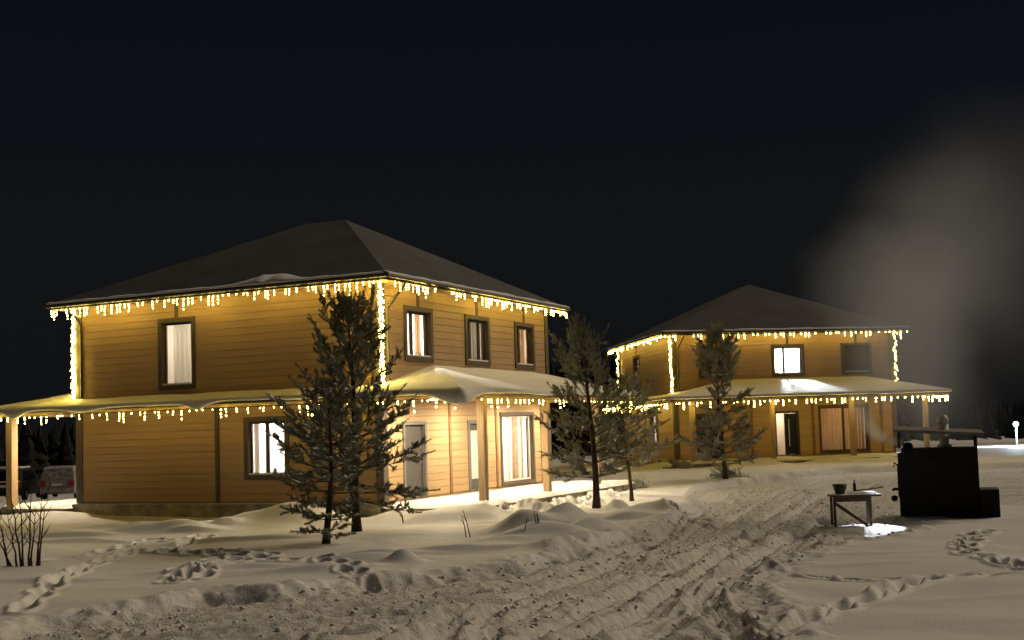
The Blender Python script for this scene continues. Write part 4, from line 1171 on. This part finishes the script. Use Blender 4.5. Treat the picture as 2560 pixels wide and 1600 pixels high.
# bare multi-stemmed bush at the left edge
bz = ground_z(-9.0, 22.7)
root = empty('bare_bush', (-9.0, 22.7, bz)); tag(root, 'leafless brown bush with many upright stems at the left edge', 'bush')
rg = random.Random(3)
for i, (dx, tx, hh) in enumerate(((-0.42, -0.62, 1.0), (-0.26, -0.50, 1.15), (-0.18, -0.72, 0.8), (-0.02, -0.24, 1.55), (0.02, -0.08, 1.35), (0.12, 0.10, 1.5), (0.17, 0.26, 1.1), (0.27, 0.34, 1.45), (-0.1, -0.35, 1.0), (0.3, 0.42, 1.2))):
    mb = MB(); pts = []
    for k in range(8):
        t = k / 7; pts.append(Vector((dx + (tx - dx) * t ** 1.2 + rg.uniform(-0.012, 0.012), rg.uniform(-0.02, 0.02) + 0.1 * (i % 3) * t, -0.05 + hh * t)))
    mb.tube(pts, [0.022 * (1 - 0.85 * k / 7) for k in range(8)], 6)
    for q in range(5):
        j = rg.randint(2, 6); s = rg.choice((-1, 1)); p = pts[j]; L = rg.uniform(0.15, 0.42)
        mb.tube([p, p + Vector((s * L * 0.35, rg.uniform(-.08, .08), L * 0.5)), p + Vector((s * L * 0.55, rg.uniform(-.1, .1), L))], [0.008, 0.006, 0.003], 4)
    mb.build('stem', 'twig', root, True)

def weed(x, y, label, seed, stems, h=0.35):
    rg = random.Random(seed); bz = ground_z(x, y)
    root = empty('dry_weed', (x, y, bz)); tag(root, label, 'weed', 'dry stalks sticking out of the snow')
    for i in range(stems):
        a = rg.uniform(-0.35, 0.35); dx = rg.uniform(-0.12, 0.12); hh = h * rg.uniform(0.6, 1.15)
        mb = MB(); mb.tube([(dx, 0, -0.05), (dx + a * hh * 0.5, 0.02, hh * 0.55), (dx + a * hh, 0.0, hh)], [0.011, 0.009, 0.004], 5)
        mb.tube([(dx + a * hh * 0.5, 0.02, hh * 0.55), (dx + a * hh * 0.5 + 0.07 * (1 if a > 0 else -1), 0, hh * 0.8)], [0.006, 0.003], 4)
        mb.build('stalk', 'twig', root)
weed(-1.05, 25.6, 'pair of dry stalks in front of the dark snow mound', 1, 2, 0.55)
weed(0.02, 24.4, 'short dry stalk beside the snow ridges', 2, 1, 0.4)
weed(0.36, 24.7, 'cluster of small dry stalks near the snow ridges', 3, 3, 0.32)
weed(-2.6, 29.6, 'bent dry twig by the pine trunk', 4, 2, 0.3)

# ------------------------------------------------------------------ black outdoor stove
SX, SY, SR = 9.25, 27.35, -0.32
root = empty('outdoor_stove', (SX, SY, 0.0), SR)
tag(root, 'black metal outdoor stove with a slanted sheet roof and a pale flue', 'stove')
b = MB(); b.box(-0.82, 0.82, -0.5, 0.5, 0.04, 1.50); b.build('body', 'soot_black', root)
r_ = MB(); r_.add([(-0.88, -0.72, 1.93), (0.96, -0.72, 1.80), (0.96, 0.72, 1.86), (-0.88, 0.72, 1.99), (-0.88, -0.72, 1.87), (0.96, -0.72, 1.74), (0.96, 0.72, 1.80), (-0.88, 0.72, 1.93)],
                  [(0, 1, 2, 3), (7, 6, 5, 4), (0, 4, 5, 1), (1, 5, 6, 2), (2, 6, 7, 3), (3, 7, 4, 0)])
rf = r_.build('roof', 'stove_roof', root)
for (x, y, zt) in ((-0.78, -0.46, 1.86), (0.80, -0.46, 1.755), (-0.78, 0.46, 1.91), (0.80, 0.46, 1.80)):
    mb = MB(); mb.box(x - 0.022, x + 0.022, y - 0.022, y + 0.022, 1.50, zt); mb.build('post', 'soot_black', root)
f_ = MB(); f_.tube([(0.16, 0.1, 1.48), (0.16, 0.1, 1.56), (0.16, 0.1, 1.565), (0.16, 0.1, 2.02)], [0.16, 0.15, 0.105, 0.105], 16); fl = f_.build('flue', 'galvanised', root, True)
c_ = MB(); c_.tube([(0.16, 0.1, 2.02), (0.15, 0.1, 2.10), (0.13, 0.1, 2.15), (0.12, 0.1, 2.18)], [0.125, 0.125, 0.12, 0.09], 14); c_.build('cap', 'galvanised', fl, True)
k_ = MB(); k_.tube([(-0.60, -0.2, 1.50), (-0.60, -0.2, 1.585), (-0.60, -0.2, 1.63)], [0.11, 0.10, 0.05], 12); k_.build('lid', 'soot_black', root, True)
k_ = MB(); k_.tube([(-0.66, -0.1, 1.56), (-0.74, -0.1, 1.62), (-0.82, -0.1, 1.635)], 0.045, 10); k_.build('steam_pipe', 'galvanised', root, True)
sb = MB(); sb.box(0.821, 1.20, -0.62, 0.3, 0.02, 0.60); sb.build('firewood_box', 'soot_black', root)
dr = MB(); dr.box(-0.845, -0.821, -0.4, 0.35, 0.45, 1.15); d_ = dr.build('door', 'soot_black', root)
hd = MB(); hd.tube([(-0.845, -0.3, 0.62), (-0.93, -0.3, 0.62), (-0.95, -0.22, 0.60)], 0.03, 8); hd.ball((-0.93, -0.3, 0.42), 0.08); hd.build('handle', 'soot_black', d_)
hd = MB(); hd.tube([(-0.845, -0.35, 1.15), (-0.90, -0.4, 1.2), (-0.91, -0.4, 1.10)], 0.02, 6); hd.build('hinge', 'soot_black', d_)
for (x, y) in ((-0.7, -0.4), (0.7, -0.4), (-0.7, 0.4), (0.7, 0.4)):
    mb = MB(); mb.box(x - 0.04, x + 0.04, y - 0.04, y + 0.04, -0.08, 0.04); mb.build('leg', 'soot_black', root)

# small work lamp on the stove's flank, shining on the table
wl = empty('work_lamp', (8.20, 26.70, 1.46)); tag(wl, 'small white lamp on the upper corner of the black stove facing the table', 'lamp')
mb = MB(); mb.box(-0.03, 0.05, -0.05, 0.05, -0.02, 0.07); mb.build('housing', 'white_plastic', wl)
mb = MB(); mb.add([(-0.028, -0.04, -0.024), (0.045, -0.04, -0.024), (0.045, 0.04, -0.024), (-0.028, 0.04, -0.024)], [(0, 3, 2, 1)]); mb.build('lens', 'work_light', wl)
wd = bpy.data.lights.new('work_beam', 'SPOT'); wd.energy = 520; wd.spot_size = R(36); wd.spot_blend = 0.35; wd.shadow_soft_size = 0.03; wd.color = (0.80, 0.88, 1.0)
wo = bpy.data.objects.new('work_beam', wd); COL.objects.link(wo); wo.parent = wl; wo.location = (-0.05, -0.06, -0.05)
wo.rotation_euler = (Vector((8.2, 26.7, 1.39)) - Vector((7.42, 25.62, 0.15))).to_track_quat('Z', 'Y').to_euler()

# ------------------------------------------------------------------ table
tb = empty('table', (6.95, 25.75, 0.0), -0.12); tag(tb, 'rickety wooden table with a diagonal brace beside the black stove', 'table')
mb = MB(); mb.box(-0.50, 0.50, -0.30, 0.30, 0.60, 0.635); mb.build('tabletop', 'old_wood', tb)
mb = MB(); mb.box(-0.42, 0.30, -0.27, -0.24, 0.50, 0.598); mb.build('apron', 'old_wood', tb)
for (x, y) in ((-0.43, -0.25), (0.28, -0.25), (-0.43, 0.25), (0.30, 0.25)):
    mb = MB(); mb.box(x - 0.025, x + 0.025, y - 0.025, y + 0.025, -0.05, 0.599); mb.build('leg', 'old_wood', tb)
mb = MB(); mb.add([(-0.43, -0.31, 0.44), (-0.40, -0.31, 0.50), (0.27, -0.31, 0.0), (0.24, -0.31, -0.05), (-0.43, -0.28, 0.44), (-0.40, -0.28, 0.50), (0.27, -0.28, 0.0), (0.24, -0.28, -0.05)], [(0, 3, 2, 1), (4, 5, 6, 7), (0, 1, 5, 4), (1, 2, 6, 5), (2, 3, 7, 6), (3, 0, 4, 7)])
mb.build('brace', 'old_wood', tb)
# snow on the table
V, Fc = [], []
for j in range(9):
    for i in range(15):
        x = -0.49 + 0.98 * i / 14; y = -0.29 + 0.58 * j / 8; ed = min(i, 14 - i, j, 8 - j)
        V.append((x, y, 0.638 if ed == 0 else 0.638 + (0.008 if i < 6 else 0.04) + 0.012 * math.sin(i * 1.3) * math.cos(j * 1.1)))
for j in range(8):
    for i in range(14):
        q = j * 15 + i; Fc.append((q, q + 1, q + 16, q + 15))
mb = MB(); mb.add(V, Fc); mb.build('snow_cover', 'snow', tb, True)
bk = empty('bucket', (6.66, 25.72, 0.648)); tag(bk, 'dark flared bucket standing on the wooden table', 'bucket')
n = 16
mb = MB(); mb.tube([(0, 0, 0.0), (0, 0, 0.20), (0, 0, 0.205), (0, 0, 0.02)], [0.09, 0.155, 0.145, 0.08], n); mb.build('body', 'pot', bk, True)
mb = MB(); mb.tube([(-0.15, 0, 0.19), (-0.11, 0.1, 0.16), (0.0, 0.16, 0.14), (0.11, 0.1, 0.16), (0.15, 0, 0.19)], 0.006, 5); mb.build('handle', 'steel', bk)
bt = empty('bottle', (7.0, 25.85, 0.69)); tag(bt, 'slim bottle standing on the snowy table', 'bottle')
mb = MB(); mb.tube([(0, 0, 0), (0, 0, 0.14), (0, 0, 0.18), (0, 0, 0.24)], [0.033, 0.033, 0.013, 0.013], 10); mb.build('body', 'pot', bt, True)
br_ = empty('brush_bundle', (7.25, 25.75, 0.70)); tag(br_, 'bundle of twigs lying on the table beside the stove', 'twigs')
for i in range(9):
    mb = MB(); a = random.uniform(-0.2, 0.2); mb.tube([(-0.25, 0.02 * i - 0.08, 0.01), (0.05, 0.02 * i - 0.08 + a * 0.1, 0.03), (0.28, 0.02 * i - 0.08 + a, 0.05 + 0.1 * random.random())], [0.008, 0.006, 0.003], 5); mb.build('twig', 'twig', br_)

# ------------------------------------------------------------------ cars parked behind
def car(x, y, z, rz, paint, glass, label, roof_h=1.62, snow=False, vanish=0.0):
    root = empty('parked_car', (x, y, z), rz); tag(root, label, 'car', 'cars parked behind the side porch')
    # rear of the car faces -y
    prof = [(0.0, 0.38), (-0.03, 0.62), (0.02, 0.98), (0.30, roof_h - 0.08), (0.55, roof_h), (2.2, roof_h), (2.75, roof_h - 0.12), (3.35, 1.02), (4.25, 0.90), (4.40, 0.62), (4.38, 0.34), (3.9, 0.26), (0.4, 0.26)]
    def ring(w, shrink):
        out = []
        for (py, pz) in prof:
            t = max(0.0, (pz - 0.98) / (roof_h - 0.98))
            out.append((w * (1 - 0.16 * t) * shrink, py, pz))
        return out
    L_ = ring(-0.87, 1); R_ = ring(0.87, 1); n = len(prof)
    mb = MB(); V = L_ + R_
    mb.add(V, [(i, (i + 1) % n, (i + 1) % n + n, i + n) for i in range(n)] + [tuple(range(n - 1, -1, -1)), tuple(range(n, 2 * n))])
    me = mb.mesh('body', paint)
    o = link('body', me, root)
    bv = o.modifiers.new('bevel', 'BEVEL'); bv.width = 0.05; bv.segments = 2; bv.limit_method = 'ANGLE'; bv.angle_limit = R(20)
    # rear window
    y0 = 0.02 - 0.012; sl = (0.30 - 0.02) / (roof_h - 0.08 - 0.98)
    def rw(xx, zz): return (xx, 0.02 + sl * (zz - 0.98) - 0.02, zz)
    w0, w1 = 0.70, 0.62; za, zb = 1.04, roof_h - 0.16
    mb = MB(); mb.add([rw(-w0, za), rw(w0, za), rw(w1, zb), rw(-w1, zb)], [(0, 1, 2, 3)]); mb.build('rear_window', glass, root)
    for s in (-1, 1):
        for (ya, yb_) in ((0.55, 1.55), (1.65, 2.55)):
            xa = s * (0.87 * (1 - 0.16 * 0.12) + 0.006); xb = s * (0.87 * (1 - 0.16 * 0.85) + 0.006)
            mb = MB(); mb.add([(xa, ya, 1.05), (xa, yb_ + 0.1, 1.05), (xb, yb_, roof_h - 0.14), (xb, ya + 0.05, roof_h - 0.14)], [(0, 1, 2, 3)]); mb.build('side_window', glass, root)
        mb = MB(); mb.box(s * 0.70 - 0.13, s * 0.70 + 0.13, -0.05, 0.03, 0.68, 0.96); mb.build('tail_light', 'tail_red', root)
        for yy in (0.85, 3.5):
            mb = MB(); mb.tube([(s * 0.70, yy, 0.32), (s * 0.89, yy, 0.32)], 0.32, 16); wv = mb.build('wheel', 'rubber', root)
            mb = MB(); mb.tube([(s * 0.885, yy, 0.32), (s * 0.90, yy, 0.32)], 0.19, 12); mb.build('rim', 'steel', wv)
    mb = MB(); mb.box(-0.84, 0.84, -0.10, 0.05, 0.36, 0.58); mb.build('bumper', 'rubber' if paint == 'dark_paint' else paint, root)
    mb = MB(); mb.box(-0.26, 0.26, -0.055, -0.034, 0.72, 0.83); mb.build('number_plate', 'white_plastic', root)
    if snow:
        mb = MB(); mb.box(-0.68, 0.68, 0.5, 2.3, roof_h - 0.02, roof_h + 0.07); mb.box(-0.8, 0.8, -0.08, 0.06, 0.97, 1.03); mb.build('snow_cover', 'snow', root)
car(-26.1, 63.5, -0.72, 0.10, 'dark_paint', 'car_glass', 'dark car with snow on its roof, seen from behind past the porch post', 1.66, True)
car(-23.55, 64.0, -0.72, 0.16, 'frosted_paint', 'frost_glass', 'pale frosted car seen from behind beside the house corner', 1.68)
car(-21.2, 66.0, -0.75, 0.05, 'dark_paint', 'car_glass', 'dark car mostly hidden by the house corner', 1.62, True)

# ------------------------------------------------------------------ street lamp far right
LX, LY = 60.4, 150.0
lz = ground_z(LX, LY)
sl_ = empty('street_lamp', (LX, LY, lz)); tag(sl_, 'white street lamp on a slim pole far off at the right edge', 'street lamp')
mb = MB(); mb.tube([(0, 0, -0.3), (0, 0, 3.1)], [0.13, 0.09], 8); mb.build('pole', 'lamp_pole', sl_)
mb = MB(); mb.ball((0, 0, 3.26), 0.30, 0, 0.8); mb.build('lamp_head', 'street_light', sl_)

# ------------------------------------------------------------------ forest behind (reads as one dark mass)
fr_ = MB(); rg = random.Random(9)
for i in range(1500):
    x = rg.uniform(-130, 24); y = rg.uniform(92, 150)
    if i % 4 == 0: x = rg.uniform(20, 190); y = rg.uniform(225, 290)
    hgt = rg.uniform(9.6, 10.6) * (0.88 + 0.24 * (float(vnoise(np.array([x / 25]), np.array([0.5]), 4)[0]) + 0.5)); hgt *= 0.62 if x < -20 else (0.7 if x > 20 else 1.0); rr = hgt * rg.uniform(0.22, 0.32)
    lay = 7
    for k in range(lay):
        z0 = -3 + hgt * (0.08 + 0.9 * k / lay); r0 = rr * (1 - k / lay) * rg.uniform(0.85, 1.15) + 0.15; z1 = z0 + hgt * 1.9 / lay * 0.9
        n = 7; a0 = rg.random() * 6
        vs = [(x + r0 * math.cos(a0 + 6.283 * j / n) * rg.uniform(0.75, 1.25), y + r0 * math.sin(a0 + 6.283 * j / n), z0 + rg.uniform(-0.4, 0.4)) for j in range(n)] + [(x, y, z1)]
        fr_.add(vs, [(j, (j + 1) % n, n) for j in range(n)])
fo = fr_.build('forest', 'forest'); tag(fo, 'dark conifer forest behind the houses', 'forest', kind='stuff')

# ------------------------------------------------------------------ smoke from the stove
m = bpy.data.materials.new('smoke'); m.use_nodes = True; MAT['smoke'] = m
nt = m.node_tree; nt.nodes.clear()
o = nt.nodes.new('ShaderNodeOutputMaterial'); pv = nt.nodes.new('ShaderNodeVolumePrincipled')
pv.inputs['Color'].default_value = (0.62, 0.65, 0.69, 1); pv.inputs['Anisotropy'].default_value = 0.35
tc = nt.nodes.new('ShaderNodeTexCoord')
nzv = nt.nodes.new('ShaderNodeTexNoise'); nzv.inputs['Scale'].default_value = 0.55; nzv.inputs['Detail'].default_value = 3
nt.links.new(tc.outputs['Object'], nzv.inputs['Vector'])
dis = nt.nodes.new('ShaderNodeVectorMath'); dis.operation = 'MULTIPLY_ADD'
sub = nt.nodes.new('ShaderNodeVectorMath'); sub.operation = 'SUBTRACT'; sub.inputs[1].default_value = (0.5, 0.5, 0.5)
nt.links.new(nzv.outputs['Color'], sub.inputs[0]); nt.links.new(sub.outputs[0], dis.inputs[0]); dis.inputs[1].default_value = (1.7, 1.0, 1.7)
nt.links.new(tc.outputs['Object'], dis.inputs[2])
BL = [((9.5, 29.3, 2.2), 1.1, 0.24), ((9.7, 29.9, 2.7), 1.5, 0.22), ((9.2, 30.6, 3.1), 1.7, 0.24), ((8.9, 31.0, 3.8), 1.6, 0.17), ((10.0, 31.2, 4.2), 2.2, 0.40), ((9.5, 31.6, 5.5), 2.4, 0.28), ((11.0, 32.0, 6.7), 3.1, 0.14), ((12.6, 32.2, 7.9), 3.3, 0.06), ((12.4, 32.2, 5.2), 3.2, 0.06), ((10.6, 29.8, 2.2), 1.4, 0.10), ((10.7, 32.0, 5.2), 2.4, 0.15)]
cur = None
for (c, r, dn) in BL:
    dsn = nt.nodes.new('ShaderNodeVectorMath'); dsn.operation = 'DISTANCE'; dsn.inputs[1].default_value = c
    nt.links.new(dis.outputs[0], dsn.inputs[0])
    mr = nt.nodes.new('ShaderNodeMapRange'); mr.interpolation_type = 'SMOOTHSTEP'
    mr.inputs['From Min'].default_value = r; mr.inputs['From Max'].default_value = -0.35 * r
    mr.inputs['To Min'].default_value = 0; mr.inputs['To Max'].default_value = dn
    nt.links.new(dsn.outputs['Value'], mr.inputs['Value'])
    if cur is None: cur = mr.outputs[0]
    else:
        ad = nt.nodes.new('ShaderNodeMath'); nt.links.new(cur, ad.inputs[0]); nt.links.new(mr.outputs[0], ad.inputs[1]); cur = ad.outputs[0]
nt.links.new(cur, pv.inputs['Density'])
nt.links.new(pv.outputs[0], o.inputs['Volume'])
mb = MB(); mb.box(6.0, 18.0, 28.4, 36.5, 0.9, 13.0)
sm = mb.build('smoke', 'smoke'); tag(sm, 'grey smoke drifting up from the black stove', 'smoke', kind='stuff')
# the thin jet of steam at the stove's spout
m = bpy.data.materials.new('steam'); m.use_nodes = True; MAT['steam'] = m
nt = m.node_tree; nt.nodes.clear()
o = nt.nodes.new('ShaderNodeOutputMaterial'); pv = nt.nodes.new('ShaderNodeVolumePrincipled'); pv.inputs['Color'].default_value = (0.95, 0.93, 0.9, 1)
tc = nt.nodes.new('ShaderNodeTexCoord'); cur = None
for (c, r, dn) in [((8.50, 27.55, 1.63), 0.13, 12), ((8.36, 27.6, 1.66), 0.16, 10), ((8.20, 27.64, 1.72), 0.19, 7.5), ((8.05, 27.68, 1.82), 0.23, 5.5), ((7.92, 27.74, 1.97), 0.27, 4), ((7.82, 27.8, 2.16), 0.31, 2.8), ((7.76, 27.88, 2.38), 0.36, 1.7), ((7.74, 27.95, 2.62), 0.36, 1.0)]:
    dsn = nt.nodes.new('ShaderNodeVectorMath'); dsn.operation = 'DISTANCE'; dsn.inputs[1].default_value = c
    nt.links.new(tc.outputs['Object'], dsn.inputs[0])
    mr = nt.nodes.new('ShaderNodeMapRange'); mr.interpolation_type = 'SMOOTHSTEP'
    mr.inputs['From Min'].default_value = r; mr.inputs['From Max'].default_value = -0.3 * r
    mr.inputs['To Min'].default_value = 0; mr.inputs['To Max'].default_value = dn
    nt.links.new(dsn.outputs['Value'], mr.inputs['Value'])
    if cur is None: cur = mr.outputs[0]
    else:
        ad = nt.nodes.new('ShaderNodeMath'); nt.links.new(cur, ad.inputs[0]); nt.links.new(mr.outputs[0], ad.inputs[1]); cur = ad.outputs[0]
nt.links.new(cur, pv.inputs['Density'])
nt.links.new(pv.outputs[0], o.inputs['Volume'])
mb = MB(); mb.box(7.3, 8.75, 27.3, 28.38, 1.40, 3.1)
st_ = mb.build('steam', 'steam', None, True); tag(st_, 'pale jet of steam curling from the stove', 'steam', kind='stuff')
